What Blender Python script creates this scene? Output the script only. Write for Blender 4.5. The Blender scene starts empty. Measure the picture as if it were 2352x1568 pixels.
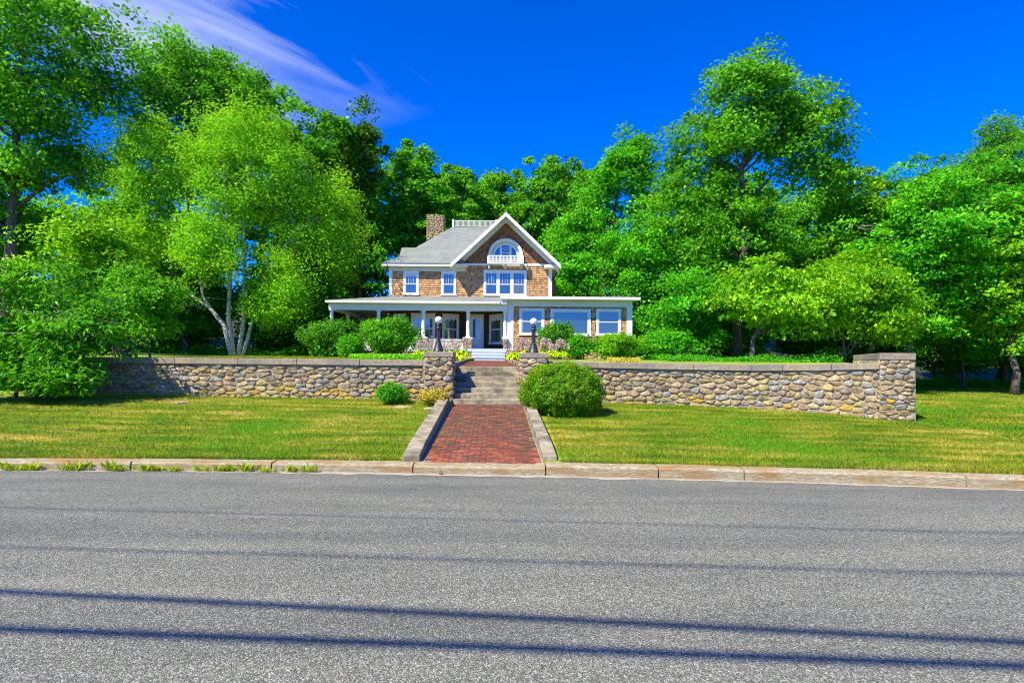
import bpy, math, random
import numpy as np
from mathutils import Vector, Matrix, noise

# ------------------------------------------------------------------ camera, sky, sun, exposure
S = bpy.context.scene
COL = S.collection
F, EYE, HOR, ROLL = 1307.0, 1.9, 832.0, 0.0079      # survey of the photograph: focal length (px), eye height, horizon, roll
cam = bpy.data.objects.new('camera', bpy.data.cameras.new('camera'))
COL.objects.link(cam)
cam.data.lens = 20.0; cam.data.sensor_width = 36.0
cam.data.shift_y = 0.0204
cam.data.clip_start = 0.05; cam.data.clip_end = 4000
cam.matrix_world = Matrix.Translation((0, 0, EYE)) @ Matrix.Rotation(math.radians(90), 4, 'X') @ Matrix.Rotation(ROLL, 4, 'Z')
S.camera = cam

SUN = Vector((0.94, 0.90, -1.56)).normalized()      # direction the light travels
w = bpy.data.worlds.new('World'); S.world = w; w.use_nodes = True
wn, wl = w.node_tree.nodes, w.node_tree.links
wn.clear()
def wnode(t, **k):
    n = wn.new(t)
    for a, b in k.items(): setattr(n, a, b)
    return n
sky = wnode('ShaderNodeTexSky', sky_type='NISHITA', sun_disc=False)
sky.sun_elevation = math.asin(-SUN.z)
sky.sun_rotation = math.atan2(-SUN.x, -SUN.y)
sky.air_density = 1.0; sky.dust_density = 0.2; sky.ozone_density = 3.0; sky.altitude = 300
hs = wnode('ShaderNodeHueSaturation'); hs.inputs['Saturation'].default_value = 1.12; hs.inputs['Value'].default_value = 1.0
tn = wnode('ShaderNodeMix', data_type='RGBA', blend_type='MULTIPLY'); tn.inputs['Factor'].default_value = 1.0
tn.inputs['B'].default_value = (.40, .62, 1.32, 1)
gm = wnode('ShaderNodeGamma'); gm.inputs['Gamma'].default_value = 1.22
wl.new(sky.outputs[0], gm.inputs['Color']); wl.new(gm.outputs[0], tn.inputs['A']); wl.new(tn.outputs['Result'], hs.inputs['Color'])
tc = wnode('ShaderNodeTexCoord'); sep = wnode('ShaderNodeSeparateXYZ'); wl.new(tc.outputs['Generated'], sep.inputs[0])
def wm(op, a, b=None, c=None):
    n = wnode('ShaderNodeMath', operation=op)
    for i, v in enumerate((a, b, c)):
        if v is None: continue
        if isinstance(v, (int, float)): n.inputs[i].default_value = v
        else: wl.new(v, n.inputs[i])
    return n.outputs[0]
zc = wm('MAXIMUM', sep.outputs['Z'], 0.04)
cu = wm('DIVIDE', sep.outputs['X'], zc); cv = wm('DIVIDE', sep.outputs['Y'], zc)
along = wm('ADD', wm('MULTIPLY', cu, 0.54), wm('MULTIPLY', cv, 0.84))
across = wm('ADD', wm('MULTIPLY', cu, -0.84), wm('MULTIPLY', cv, 0.54))
comb = wnode('ShaderNodeCombineXYZ'); wl.new(wm('MULTIPLY', along, 0.55), comb.inputs[0]); wl.new(wm('MULTIPLY', across, 1.9), comb.inputs[1])
nz = wnode('ShaderNodeTexNoise'); nz.inputs['Scale'].default_value = 2.2; nz.inputs['Detail'].default_value = 9; nz.inputs['Roughness'].default_value = 0.62; nz.inputs['Distortion'].default_value = 0.6
wl.new(comb.outputs[0], nz.inputs['Vector'])
# cirrus streets lie parallel, 5 units apart, all round the sky
ph = wm('SUBTRACT', wm('PINGPONG', wm('ADD', across, 0.6), 2.5), 2.5)
band = wm('MAXIMUM', wm('SUBTRACT', 1.0, wm('MULTIPLY', wm('ABSOLUTE', ph), 1.45)), 0.0)
cl = wm('MULTIPLY', wm('MAXIMUM', wm('SUBTRACT', wm('ADD', wm('MULTIPLY', nz.outputs['Fac'], 1.5), wm('MULTIPLY', band, 0.85)), 1.0), 0.0), 1.15)
gate = wm('MAXIMUM', wm('ADD', wm('MULTIPLY', wm('COSINE', wm('MULTIPLY', wm('SUBTRACT', along, 0.75), 2.0)), 0.66), 0.30), 0.0)
cl = wm('MULTIPLY', cl, gate)
cl = wm('MULTIPLY', wm('MINIMUM', cl, 0.72), wm('MINIMUM', wm('MULTIPLY', wm('MAXIMUM', wm('SUBTRACT', sep.outputs['Z'], 0.14), 0.0), 3.6), 1.0))
mx = wnode('ShaderNodeMix', data_type='RGBA'); wl.new(cl, mx.inputs['Factor'])
wl.new(hs.outputs[0], mx.inputs['A']); mx.inputs['B'].default_value = (5.6, 6.2, 7.2, 1)
bg = wnode('ShaderNodeBackground'); bg.inputs['Strength'].default_value = 0.09
wl.new(mx.outputs['Result'], bg.inputs['Color'])
wl.new(bg.outputs[0], wnode('ShaderNodeOutputWorld').inputs['Surface'])

sun = bpy.data.objects.new('sun', bpy.data.lights.new('sun', 'SUN')); COL.objects.link(sun)
sun.data.energy = 4.9; sun.data.angle = math.radians(0.53); sun.data.color = (1.0, 0.93, 0.76)
sun.rotation_euler = SUN.to_track_quat('-Z', 'Y').to_euler(); sun.location = (-30, -30, 50)
S.view_settings.view_transform = 'Standard'; S.view_settings.look = 'None'
S.view_settings.exposure = 0.8; S.view_settings.gamma = 1.0
S.cycles.max_bounces = 6; S.cycles.diffuse_bounces = 3; S.cycles.glossy_bounces = 2; S.cycles.transmission_bounces = 3; S.cycles.transparent_max_bounces = 4
S.cycles.use_denoising = True
S.cycles.filter_width = 1.05
S.cycles.caustics_reflective = False; S.cycles.caustics_refractive = False

R = random.Random(7)
RNG = np.random.default_rng(11)
def at(px, py, Y):
    """world point at depth Y of a survey mark (px, py) on the 2352 px wide photograph"""
    dx = px - 1176 + ROLL * (py - HOR); dy = (py - HOR) - ROLL * (px - 1176)
    return Vector((dx * Y / F, Y, EYE - dy * Y / F))

# ------------------------------------------------------------------ materials
MATS = {}
def nodes_of(name):
    m = bpy.data.materials.new(name); m.use_nodes = True; MATS[name] = m
    nt = m.node_tree; b = nt.nodes['Principled BSDF']
    return m, nt, b
class NT:
    def __init__(s, nt): s.nt = nt
    def n(s, t, ins=None, **k):
        x = s.nt.nodes.new(t)
        for a, v in k.items(): setattr(x, a, v)
        for a, v in (ins or {}).items():
            if hasattr(v, 'is_output') or isinstance(v, bpy.types.NodeSocket): s.nt.links.new(v, x.inputs[a])
            else: x.inputs[a].default_value = v
        return x
    def math(s, op, a, b=0.0, clamp=False):
        x = s.n('ShaderNodeMath', {0: a, 1: b}, operation=op, use_clamp=clamp); return x.outputs[0]
    def noise(s, vec, scale, detail=4, rough=0.55, dist=0.0):
        return s.n('ShaderNodeTexNoise', {'Vector': vec, 'Scale': scale, 'Detail': detail, 'Roughness': rough, 'Distortion': dist}).outputs['Fac']
    def ramp(s, fac, stops):
        x = s.n('ShaderNodeValToRGB', {'Fac': fac}); e = x.color_ramp.elements
        while len(e) < len(stops): e.new(0.5)
        for i, (p, c) in enumerate(stops): e[i].position = p; e[i].color = (*c, 1)
        return x.outputs['Color']
    def mix(s, fac, a, b, mode='MIX'):
        x = s.n('ShaderNodeMix', data_type='RGBA', blend_type=mode)
        for k, v in (('Factor', fac), ('A', a), ('B', b)):
            i = [q for q in x.inputs if q.name == k and (q.type == 'RGBA' or (k == 'Factor' and q.type == 'VALUE'))][0]
            if isinstance(v, bpy.types.NodeSocket): s.nt.links.new(v, i)
            else: i.default_value = v if isinstance(v, float) else (*v, 1)
        return [q for q in x.outputs if q.type == 'RGBA'][0]
    def pos(s): return s.n('ShaderNodeNewGeometry').outputs['Position']
    def map(s, vec, scale): return s.n('ShaderNodeMapping', {'Vector': vec, 'Scale': scale}).outputs[0]
    def bump(s, h, strength, dist): return s.n('ShaderNodeBump', {'Height': h, 'Strength': strength, 'Distance': dist}).outputs[0]

def mat_noise(name, c1, c2, scale, rough=0.8, bump=0.0, bdist=0.01, c3=None, s3=1.0, spec=0.3, detail=6, stretch=None, tint=0.0, metal=0.0):
    m, nt, b = nodes_of(name); g = NT(nt); p = g.pos()
    if stretch: p = g.map(p, stretch)
    f = g.noise(p, scale, detail)
    col = g.ramp(f, [(0.32, c1), (0.68, c2)])
    if c3:
        col = g.mix(g.ramp(g.noise(p, s3, 3), [(0.45, (0, 0, 0)), (0.7, (1, 1, 1))]), col, c3)
    if tint:
        a = g.n('ShaderNodeAttribute', attribute_name='tint').outputs['Fac']
        col = g.mix(1.0, col, g.ramp(a, [(0, (1 - tint,) * 3), (1, (1 + tint * .6,) * 3)]), 'MULTIPLY')
    nt.links.new(col, b.inputs['Base Color'])
    b.inputs['Roughness'].default_value = rough; b.inputs['Specular IOR Level'].default_value = spec; b.inputs['Metallic'].default_value = metal
    if bump: nt.links.new(g.bump(f, bump, bdist), b.inputs['Normal'])
    return m

def mat_leaf(name, dark, mid, light, trans=0.45, tcol=None, tones=(0.0, 0.5, 1.0), rough=0.45):
    K = (2.3, 2.05, 1.05); dark, mid, light = [tuple(min(.75, c * k) for c, k in zip(q, K)) for q in (dark, mid, light)]
    m, nt, b = nodes_of(name); g = NT(nt)
    a = g.n('ShaderNodeAttribute', attribute_name='tint').outputs['Fac']
    col = g.ramp(a, [(tones[0], dark), (tones[1], mid), (tones[2], light)])
    nt.links.new(col, b.inputs['Base Color']); b.inputs['Roughness'].default_value = rough; b.inputs['Specular IOR Level'].default_value = 0.16
    t = g.n('ShaderNodeBsdfTranslucent', {'Color': g.mix(0.5, col, tcol or light)})
    x = g.n('ShaderNodeMixShader', {'Fac': trans}); nt.links.new(b.outputs[0], x.inputs[1]); nt.links.new(t.outputs[0], x.inputs[2])
    nt.links.new(x.outputs[0], nt.nodes['Material Output'].inputs['Surface'])
    return m

GREEN = {
    'maple': mat_leaf('leaf_maple', (.012, .075, .006), (.035, .19, .010), (.115, .33, .018)),
    'oak':   mat_leaf('leaf_oak', (.008, .06, .006), (.034, .18, .012), (.12, .34, .020)),
    'lime':  mat_leaf('leaf_lime', (.02, .10, .004), (.075, .26, .010), (.20, .40, .018)),
    'birch': mat_leaf('leaf_birch', (.045, .18, .006), (.105, .34, .014), (.20, .43, .022)),
    'bright': mat_leaf('leaf_bright', (.012, .10, .008), (.035, .25, .012), (.12, .42, .02)),
    'pine':  mat_leaf('leaf_pine', (.012, .06, .008), (.035, .13, .012), (.09, .2, .02), trans=0.2),
    'ash':   mat_leaf('leaf_ash', (.012, .08, .005), (.042, .20, .010), (.12, .31, .018)),
    'shade': mat_leaf('leaf_understorey', (.012, .085, .006), (.036, .20, .010), (.09, .33, .016)),
    'yew':   mat_leaf('leaf_yew', (.016, .085, .003), (.058, .20, .006), (.17, .24, .012), tones=(0.0, .55, 1.0)),
    'rhodo': mat_leaf('leaf_rhododendron', (.008, .055, .008), (.025, .14, .012), (.10, .27, .03), rough=.32),
    'hosta': mat_leaf('leaf_hosta', (.06, .19, .006), (.19, .38, .008), (.50, .56, .010), trans=.3),
    'cover': mat_leaf('leaf_groundcover', (.02, .12, .005), (.06, .27, .008), (.16, .42, .015)),
    'weed':  mat_leaf('leaf_weed', (.05, .13, .008), (.12, .26, .012), (.30, .36, .03)),
    'dry':   mat_leaf('leaf_dry', (.12, .15, .02), (.28, .24, .05), (.45, .33, .10)),
    'flower': mat_leaf('flower_lavender', (.19, .11, .22), (.31, .22, .36), (.38, .35, .58), trans=.3, tcol=(.75, .62, .72)),
}
M_trim = mat_noise('white_paint', (.78, .76, .68), (.85, .83, .75), 3, .5, .1, .003)
M_cream = mat_noise('cream_paint', (.60, .60, .48), (.66, .66, .54), 3, .55)
M_shing = mat_noise('cedar_shingle', (.47, .245, .095), (.68, .39, .175), 9, .85, .3, .004, tint=.42, stretch=(3, 3, .6))
M_gshing = mat_noise('weathered_gable_shingle', (.27, .12, .06), (.44, .21, .10), 9, .85, .3, .004, tint=.45, stretch=(3, 3, .6))
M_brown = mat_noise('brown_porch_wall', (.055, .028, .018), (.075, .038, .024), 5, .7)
M_core = mat_noise('dark_sheathing', (.07, .045, .03), (.09, .06, .04), 5, .9)
M_ceil = mat_noise('porch_ceiling_board', (.30, .27, .21), (.36, .32, .25), 4, .7, stretch=(.4, 6, 1))
M_deck = mat_noise('grey_deck_paint', (.46, .51, .55), (.56, .61, .64), 4, .6)
M_roof = None
M_conc = mat_noise('old_concrete', (.23, .19, .115), (.43, .37, .245), 7, .9, .5, .01, c3=(.13, .115, .075), s3=2.2)
M_cap = mat_noise('wall_cap_concrete', (.25, .195, .125), (.40, .325, .225), 12, .9, .3, .006, c3=(.20, .18, .155), s3=1.3)
M_mortar = mat_noise('mortar', (.27, .205, .12), (.43, .34, .215), 14, .95, .5, .01)
M_iron = mat_noise('black_iron', (.018, .02, .024), (.034, .037, .042), 12, .45, spec=.5)
M_globe = mat_noise('opal_globe', (.78, .76, .72), (.82, .80, .76), 4, .22, spec=.5)
M_bark = mat_noise('grey_bark', (.055, .043, .033), (.19, .155, .12), 7, .95, .6, .03, stretch=(2.2, 2.2, .5))
M_birch = mat_noise('birch_bark', (.44, .41, .36), (.68, .65, .60), 3, .8, .2, .01, c3=(.09, .075, .06), s3=5.5, stretch=(1, 1, 3.2))
M_twig = mat_noise('dead_twig', (.20, .165, .13), (.33, .28, .23), 8, .9)
M_soil = mat_noise('soil', (.05, .036, .022), (.10, .072, .045), 7, .95, .6, .03)
M_sand = mat_noise('gutter_grit', (.30, .26, .20), (.46, .41, .33), 30, .95, .3, .005)
M_brass = mat_noise('dark_metal', (.05, .045, .035), (.07, .06, .05), 9, .35, metal=.8)
M_gran = mat_noise('granite_kerb', (.22, .175, .095), (.46, .40, .25), 22, .85, .7, .014, c3=(.29, .16, .05), s3=2.8, stretch=(.55, 1, 2.4))
M_wire = mat_noise('cable_sheath', (.02, .02, .02), (.03, .03, .03), 9, .6)
M_curtain = mat_noise('curtain_cloth', (.55, .58, .60), (.7, .72, .72), 9, .9, stretch=(8, 1, .3))

STONE = []
for i, (a, b_, c) in enumerate([((.27, .18, .085), (.52, .39, .21), (.15, .10, .055)), ((.34, .24, .115), (.60, .47, .27), (.21, .145, .075)),
        ((.19, .145, .09), (.38, .305, .20), (.11, .085, .055)), ((.40, .24, .03), (.62, .40, .055), (.27, .17, .05)),
        ((.36, .245, .14), (.62, .48, .31), (.24, .165, .095)), ((.22, .20, .155), (.44, .41, .33), (.13, .12, .09)), ((.34, .26, .085), (.52, .41, .17), (.19, .15, .065))]):
    STONE.append(mat_noise('fieldstone_%d' % i, a, b_, 12, .9, 1.0, .02, c3=c, s3=5.5))
BRICK = [mat_noise('path_brick_%d' % i, a, b_, 9, .88, .7, .008, c3=c, s3=2.2) for i, (a, b_, c) in enumerate([
    ((.17, .04, .022), (.29, .085, .045), (.11, .055, .03)), ((.11, .042, .028), (.19, .078, .05), (.08, .05, .03)), ((.26, .06, .028), (.40, .12, .055), (.16, .075, .04)), ((.10, .055, .03), (.18, .09, .05), (.12, .09, .035))])]

def mk_roof():
    m, nt, b = nodes_of('asphalt_roof_shingle'); g = NT(nt); p = g.pos()
    br = g.n('ShaderNodeTexBrick', {'Vector': g.n('ShaderNodeMapping', {'Vector': p, 'Rotation': (math.radians(90), 0, 0)}).outputs[0], 'Scale': 1.0, 'Brick Width': .32, 'Row Height': .10, 'Mortar Size': .006,
        'Color1': (.175, .19, .165, 1), 'Color2': (.255, .27, .235, 1), 'Mortar': (.09, .10, .085, 1), 'Bias': 0.0})
    col = g.mix(.45, br.outputs['Color'], g.ramp(g.noise(p, 1.3, 5), [(.3, (.17, .185, .16)), (.7, (.27, .285, .245))]))
    col = g.mix(1.0, col, g.ramp(g.noise(p, 60, 2), [(.3, (.8, .8, .8)), (.7, (1.15, 1.15, 1.15))]), 'MULTIPLY')
    nt.links.new(col, b.inputs['Base Color']); b.inputs['Roughness'].default_value = .9
    nt.links.new(g.bump(br.outputs['Fac'], -.4, .01), b.inputs['Normal'])
    return m
M_roof = mk_roof()

def mk_glass(name, base, refl):
    m, nt, b = nodes_of(name); g = NT(nt)
    b.inputs['Base Color'].default_value = (*base, 1); b.inputs['Roughness'].default_value = .25
    gl = g.n('ShaderNodeBsdfGlossy', {'Color': (.95, .97, 1, 1), 'Roughness': .03})
    nrm = g.bump(g.noise(g.pos(), 1.4, 2), .12, .02); nt.links.new(nrm, gl.inputs['Normal'])
    x = g.n('ShaderNodeMixShader', {'Fac': refl}); nt.links.new(b.outputs[0], x.inputs[1]); nt.links.new(gl.outputs[0], x.inputs[2])
    nt.links.new(x.outputs[0], nt.nodes['Material Output'].inputs['Surface'])
    return m
M_glass = mk_glass('window_glass', (.025, .045, .06), .15)
M_glass_dim = mk_glass('window_glass_shaded', (.03, .04, .04), .16)
M_screen = mk_glass('insect_screen', (.10, .12, .13), .06)

def mk_road():
    m, nt, b = nodes_of('worn_asphalt'); g = NT(nt); p = g.pos()
    v = g.n('ShaderNodeTexVoronoi', {'Vector': p, 'Scale': 105.0}); 
    cell = g.n('ShaderNodeSeparateColor', {'Color': v.outputs['Color']}).outputs[0]
    col = g.ramp(cell, [(0, (.085, .085, .068)), (.3, (.148, .147, .118)), (.7, (.22, .218, .174)), (1, (.43, .425, .345))])
    col = g.mix(1.0, col, g.ramp(g.noise(p, 26, 3, .7), [(.3, (.72, .72, .72)), (.7, (1.22, 1.22, 1.2))]), 'MULTIPLY')
    big = g.math('ADD', g.math('MULTIPLY', g.noise(g.map(p, (.25, 1.3, 1)), 1.6, 5, .6), .5), g.math('MULTIPLY', g.noise(g.map(p, (.03, .9, 1)), 1.5, 3, .5), .5))
    col = g.mix(1.0, col, g.ramp(big, [(.36, (.74, .75, .77)), (.64, (1.18, 1.16, 1.12))]), 'MULTIPLY')
    spots = g.n('ShaderNodeTexVoronoi', {'Vector': p, 'Scale': 1.1}).outputs['Distance']
    col = g.mix(g.ramp(spots, [(.0, (1, 1, 1)), (.035, (0, 0, 0))]), col, (.02, .02, .02))
    nt.links.new(col, b.inputs['Base Color']); b.inputs['Roughness'].default_value = .85; b.inputs['Specular IOR Level'].default_value = .25
    h = g.math('ADD', cell, g.math('MULTIPLY', v.outputs['Distance'], -1.0))
    nt.links.new(g.bump(h, .8, .008), b.inputs['Normal'])
    return m
M_road = mk_road()

def grass_colour(g, p, tint=None):
    n1 = g.noise(g.map(p, (.55, 1.5, 1)), .9, 6, .62); n2 = g.noise(g.map(p, (.4, 2.4, 1)), 2.2, 5, .6); n3 = g.noise(p, .28, 3)
    c = g.ramp(n1, [(.30, (.08, .20, .006)), (.46, (.17, .29, .010)), (.56, (.29, .35, .018)), (.65, (.54, .46, .10))])
    c = g.mix(g.ramp(n2, [(.51, (0, 0, 0)), (.70, (1, 1, 1))]), c, (.42, .37, .06))
    sp = g.n('ShaderNodeSeparateXYZ', {'Vector': p}); yy = g.math('ADD', sp.outputs[1], g.math('MULTIPLY', sp.outputs[0], .07))
    yy = g.math('ADD', yy, g.math('MULTIPLY', g.noise(p, .35, 2), 1.1))
    st = g.math('SINE', g.math('MULTIPLY', yy, 9.0))
    c = g.mix(1.0, c, g.ramp(g.math('ADD', g.math('MULTIPLY', st, .5), .5), [(.15, (.80, .86, .85)), (.85, (1.15, 1.07, 1.0))]), 'MULTIPLY')
    c = g.mix(g.ramp(n3, [(.52, (0, 0, 0)), (.66, (1, 1, 1))]), c, (.13, .31, .006))
    if tint is not None: c = g.mix(1.0, c, g.ramp(tint, [(0, (.35, .4, .3)), (1, (1.7, 1.55, 1.4))]), 'MULTIPLY')
    return c
def mk_lawn():
    m, nt, b = nodes_of('mown_lawn'); g = NT(nt); p = g.pos()
    c = grass_colour(g, p); f = g.noise(g.map(p, (1, .6, 1)), 38, 4, .7)
    c = g.mix(1.0, c, g.ramp(f, [(.3, (.4, .42, .35)), (.7, (1.35, 1.3, 1.2))]), 'MULTIPLY')
    nt.links.new(c, b.inputs['Base Color']); b.inputs['Roughness'].default_value = .9; b.inputs['Specular IOR Level'].default_value = .15
    nt.links.new(g.bump(f, 1.0, .03), b.inputs['Normal'])
    m2, nt2, b2 = nodes_of('grass_blade'); g2 = NT(nt2)
    a = g2.n('ShaderNodeAttribute', attribute_name='tint').outputs['Fac']
    c2 = grass_colour(g2, g2.pos(), a)
    nt2.links.new(c2, b2.inputs['Base Color']); b2.inputs['Roughness'].default_value = .6; b2.inputs['Specular IOR Level'].default_value = .2
    t = g2.n('ShaderNodeBsdfTranslucent', {'Color': c2}); x = g2.n('ShaderNodeMixShader', {'Fac': .4})
    nt2.links.new(b2.outputs[0], x.inputs[1]); nt2.links.new(t.outputs[0], x.inputs[2]); nt2.links.new(x.outputs[0], nt2.nodes['Material Output'].inputs['Surface'])
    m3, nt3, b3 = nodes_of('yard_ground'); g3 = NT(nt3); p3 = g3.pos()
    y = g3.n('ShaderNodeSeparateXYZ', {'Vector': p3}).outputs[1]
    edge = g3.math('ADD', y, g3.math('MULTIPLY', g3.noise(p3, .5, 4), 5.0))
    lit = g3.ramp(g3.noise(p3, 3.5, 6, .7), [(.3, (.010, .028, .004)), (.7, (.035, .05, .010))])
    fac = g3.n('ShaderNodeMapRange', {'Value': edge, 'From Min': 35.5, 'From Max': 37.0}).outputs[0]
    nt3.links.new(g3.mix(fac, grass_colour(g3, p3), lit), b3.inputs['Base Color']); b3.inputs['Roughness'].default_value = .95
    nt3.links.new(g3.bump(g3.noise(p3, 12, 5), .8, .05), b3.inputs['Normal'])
    return m, m2, m3
M_lawn, M_blade, M_yard = mk_lawn()
M_ground = mat_noise('far_ground', (.05, .08, .02), (.09, .12, .03), .2, .95)

# ------------------------------------------------------------------ geometry helpers
def link(o, parent=None):
    COL.objects.link(o)
    if parent is not None: o.parent = parent
    return o
def tag(o, label=None, cat=None, group=None, kind=None):
    for k, v in (('label', label), ('category', cat), ('group', group), ('kind', kind)):
        if v: o[k] = v
    return o
def empty(name, loc, label, cat, group=None, rz=0.0):
    o = bpy.data.objects.new(name, None); o.location = loc; o.rotation_euler = (0, 0, rz); o.empty_display_size = .2
    COL.objects.link(o); return tag(o, label, cat, group)
class MB:
    def __init__(s): s.v = []; s.f = []
    def add(s, vs, fs):
        n = len(s.v); s.v += [tuple(v) for v in vs]; s.f += [tuple(i + n for i in f) for f in fs]; return s
    def box(s, x0, x1, y0, y1, z0, z1):
        v = [(x0, y0, z0), (x1, y0, z0), (x1, y1, z0), (x0, y1, z0), (x0, y0, z1), (x1, y0, z1), (x1, y1, z1), (x0, y1, z1)]
        return s.add(v, [(0, 3, 2, 1), (4, 5, 6, 7), (0, 1, 5, 4), (1, 2, 6, 5), (2, 3, 7, 6), (3, 0, 4, 7)])
    def hexa(s, lo, hi):
        return s.add(list(lo) + list(hi), [(0, 3, 2, 1), (4, 5, 6, 7), (0, 1, 5, 4), (1, 2, 6, 5), (2, 3, 7, 6), (3, 0, 4, 7)])
    def prism_y(s, poly, y0, y1):      # polygon in (x, z), counter-clockwise seen from -y
        n = len(poly)
        return s.add([(x, y0, z) for x, z in poly] + [(x, y1, z) for x, z in poly],
            [tuple(range(n)), tuple(range(2 * n - 1, n - 1, -1))] + [(i, i + n, (i + 1) % n + n, (i + 1) % n) for i in range(n)])
    def lathe(s, prof, n=20, cx=0, cy=0):
        k = len(s.v); m = len(prof)
        for r, z in prof:
            for i in range(n):
                a = 2 * math.pi * i / n; s.v.append((cx + r * math.cos(a), cy + r * math.sin(a), z))
        for j in range(m - 1):
            for i in range(n): s.f.append((k + j * n + i, k + j * n + (i + 1) % n, k + (j + 1) * n + (i + 1) % n, k + (j + 1) * n + i))
        s.f.append(tuple(k + i for i in range(n))[::-1]); s.f.append(tuple(k + (m - 1) * n + i for i in range(n)))
        return s
    def tube(s, pts, rad, n=6):
        pts = [Vector(p) for p in pts]; k = len(s.v)
        for j, p in enumerate(pts):
            d = (pts[min(j + 1, len(pts) - 1)] - pts[max(j - 1, 0)]).normalized()
            a = d.cross(Vector((0, 1, 0)) if abs(d.y) < .8 else Vector((1, 0, 0))).normalized(); b = d.cross(a)
            for i in range(n):
                t = 2 * math.pi * i / n; s.v.append(tuple(p + (a * math.cos(t) + b * math.sin(t)) * rad[j]))
        for j in range(len(pts) - 1):
            for i in range(n): s.f.append((k + j * n + i, k + j * n + (i + 1) % n, k + (j + 1) * n + (i + 1) % n, k + (j + 1) * n + i))
        s.f.append(tuple(k + i for i in range(n))[::-1]); s.f.append(tuple(k + (len(pts) - 1) * n + i for i in range(n)))
        return s
    def mesh(s, name, m, smooth=False):
        me = bpy.data.meshes.new(name); me.from_pydata(s.v, [], s.f); me.materials.append(m)
        if smooth: me.polygons.foreach_set('use_smooth', [True] * len(me.polygons))
        me.update(); return me
    def build(s, name, m, parent=None, smooth=False, bevel=0.0):
        o = link(bpy.data.objects.new(name, s.mesh(name, m, smooth)), parent)
        if bevel:
            md = o.modifiers.new('edge', 'BEVEL'); md.width = bevel; md.segments = 2; md.limit_method = 'ANGLE'; md.angle_limit = math.radians(40)
        return o
def put(name, me, parent=None, loc=None, rz=0):
    o = bpy.data.objects.new(name, me)
    if loc is not None: o.location = loc
    o.rotation_euler = (0, 0, rz)
    return link(o, parent)
def quad_mesh(name, V, m, tint=None, per=4):
    """V: (n, per, 3) array of faces that share no vertices"""
    n = V.shape[0]; me = bpy.data.meshes.new(name)
    me.vertices.add(n * per); me.vertices.foreach_set('co', np.ascontiguousarray(V, dtype=np.float32).ravel())
    me.loops.add(n * per); me.loops.foreach_set('vertex_index', np.arange(n * per, dtype=np.int32))
    me.polygons.add(n); me.polygons.foreach_set('loop_start', np.arange(0, n * per, per, dtype=np.int32))
    if tint is not None:
        me.attributes.new('tint', 'FLOAT', 'FACE').data.foreach_set('value', np.clip(tint, 0, 1).astype(np.float32))
    me.materials.append(m); me.update(calc_edges=True); return me
def norm(a): return a / (np.linalg.norm(a, axis=-1, keepdims=True) + 1e-9)
def leaf_quads(P, N, L, W, rng, T=None):
    n = len(P)
    if T is None: T = rng.normal(size=(n, 3))
    T = norm(T - N * np.sum(T * N, axis=1, keepdims=True)); B = np.cross(N, T)
    L = np.broadcast_to(np.asarray(L, dtype=float).reshape(-1, 1), (n, 1)); W = np.broadcast_to(np.asarray(W, dtype=float).reshape(-1, 1), (n, 1))
    f = N * W * .22
    return np.stack([P - T * L * .5, P + B * W * .5 + f - T * L * .08, P + T * L * .5 - N * L * .12, P - B * W * .5 + f - T * L * .08], axis=1)
def sub(o, name, me):
    return put(name, me, o)

# ------------------------------------------------------------------ terrain
def kerb_y(x):
    c = max(-11.0, min(11.0, x)); y = 9.569 - .059 * c - .00571 * c * c
    return y + (x - c) * (-.059 - .01142 * c)
def lerp_tab(tab, x):
    if x <= tab[0][0]: return tab[0][1]
    for (a, b), (c, d) in zip(tab, tab[1:]):
        if x <= c: return b + (d - b) * (x - a) / (c - a)
    return tab[-1][1]
WALL_Y = [(-40, 18.2), (-11.9, 17.5), (-2.7, 17.3), (1.0, 17.5), (2.2, 17.5), (4.5, 17.38), (7.3, 16.9), (9, 16.42), (10.3, 15.86), (30, 15.8)]
BASE_Z = [(-40, 1.3), (-14, .86), (-11.9, .815), (-2.7, .73), (2.2, .70), (4.5, .65), (7.3, .58), (9, .50), (10.2, .40), (12, .33), (40, .3)]
CAP_Z = [(-14, 1.965), (-2.7, 1.957), (1, 1.95), (2.2, 1.936), (4.46, 1.908), (7.3, 1.887), (9, 1.92), (10.4, 1.98)]
def lawn_z(x, y):
    k = kerb_y(x) + .3; wy = lerp_tab(WALL_Y, x); bz = lerp_tab(BASE_Z, x); kz = .16 + .02 * min(1, max(-1, x / 6))
    t = max(0.0, (y - k) / (wy - k)); tt = min(t, 1.0)
    z = kz + (bz - kz) * (tt * .85 + .15 * tt * tt)
    if y > wy: z += min((y - wy) * .006, .3)
    return z + .015 * noise.noise((x * .5, y * .5, 0))
def yard_edge(y): return 10.75 + .45 * (y - 15.8)
def yard_z(x, y):
    z = 1.86 + .018 * (y - 17.5) if y < 33 else 2.139 + .012 * (y - 33)
    if y > 46: z += (y - 46) * .14
    if x < -16: z += min((-16 - x) * .02, .5)
    if -2.12 < x < .52 and y < 32.2: z = 1.2 if y > 19.2 else .2
    return z
def grid(name, xs, ys, zf, m, xof=None):
    V = []; 
    for y in ys:
        for x in xs:
            X = x if xof is None else xof(x, y)
            V.append((X, y, zf(X, y)))
    n = len(xs); Fc = [(j * n + i, j * n + i + 1, (j + 1) * n + i + 1, (j + 1) * n + i) for j in range(len(ys) - 1) for i in range(n - 1)]
    me = bpy.data.meshes.new(name); me.from_pydata(V, [], Fc); me.materials.append(m)
    me.polygons.foreach_set('use_smooth', [True] * len(me.polygons)); me.update()
    return tag(link(bpy.data.objects.new(name, me)), kind='structure')
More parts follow.
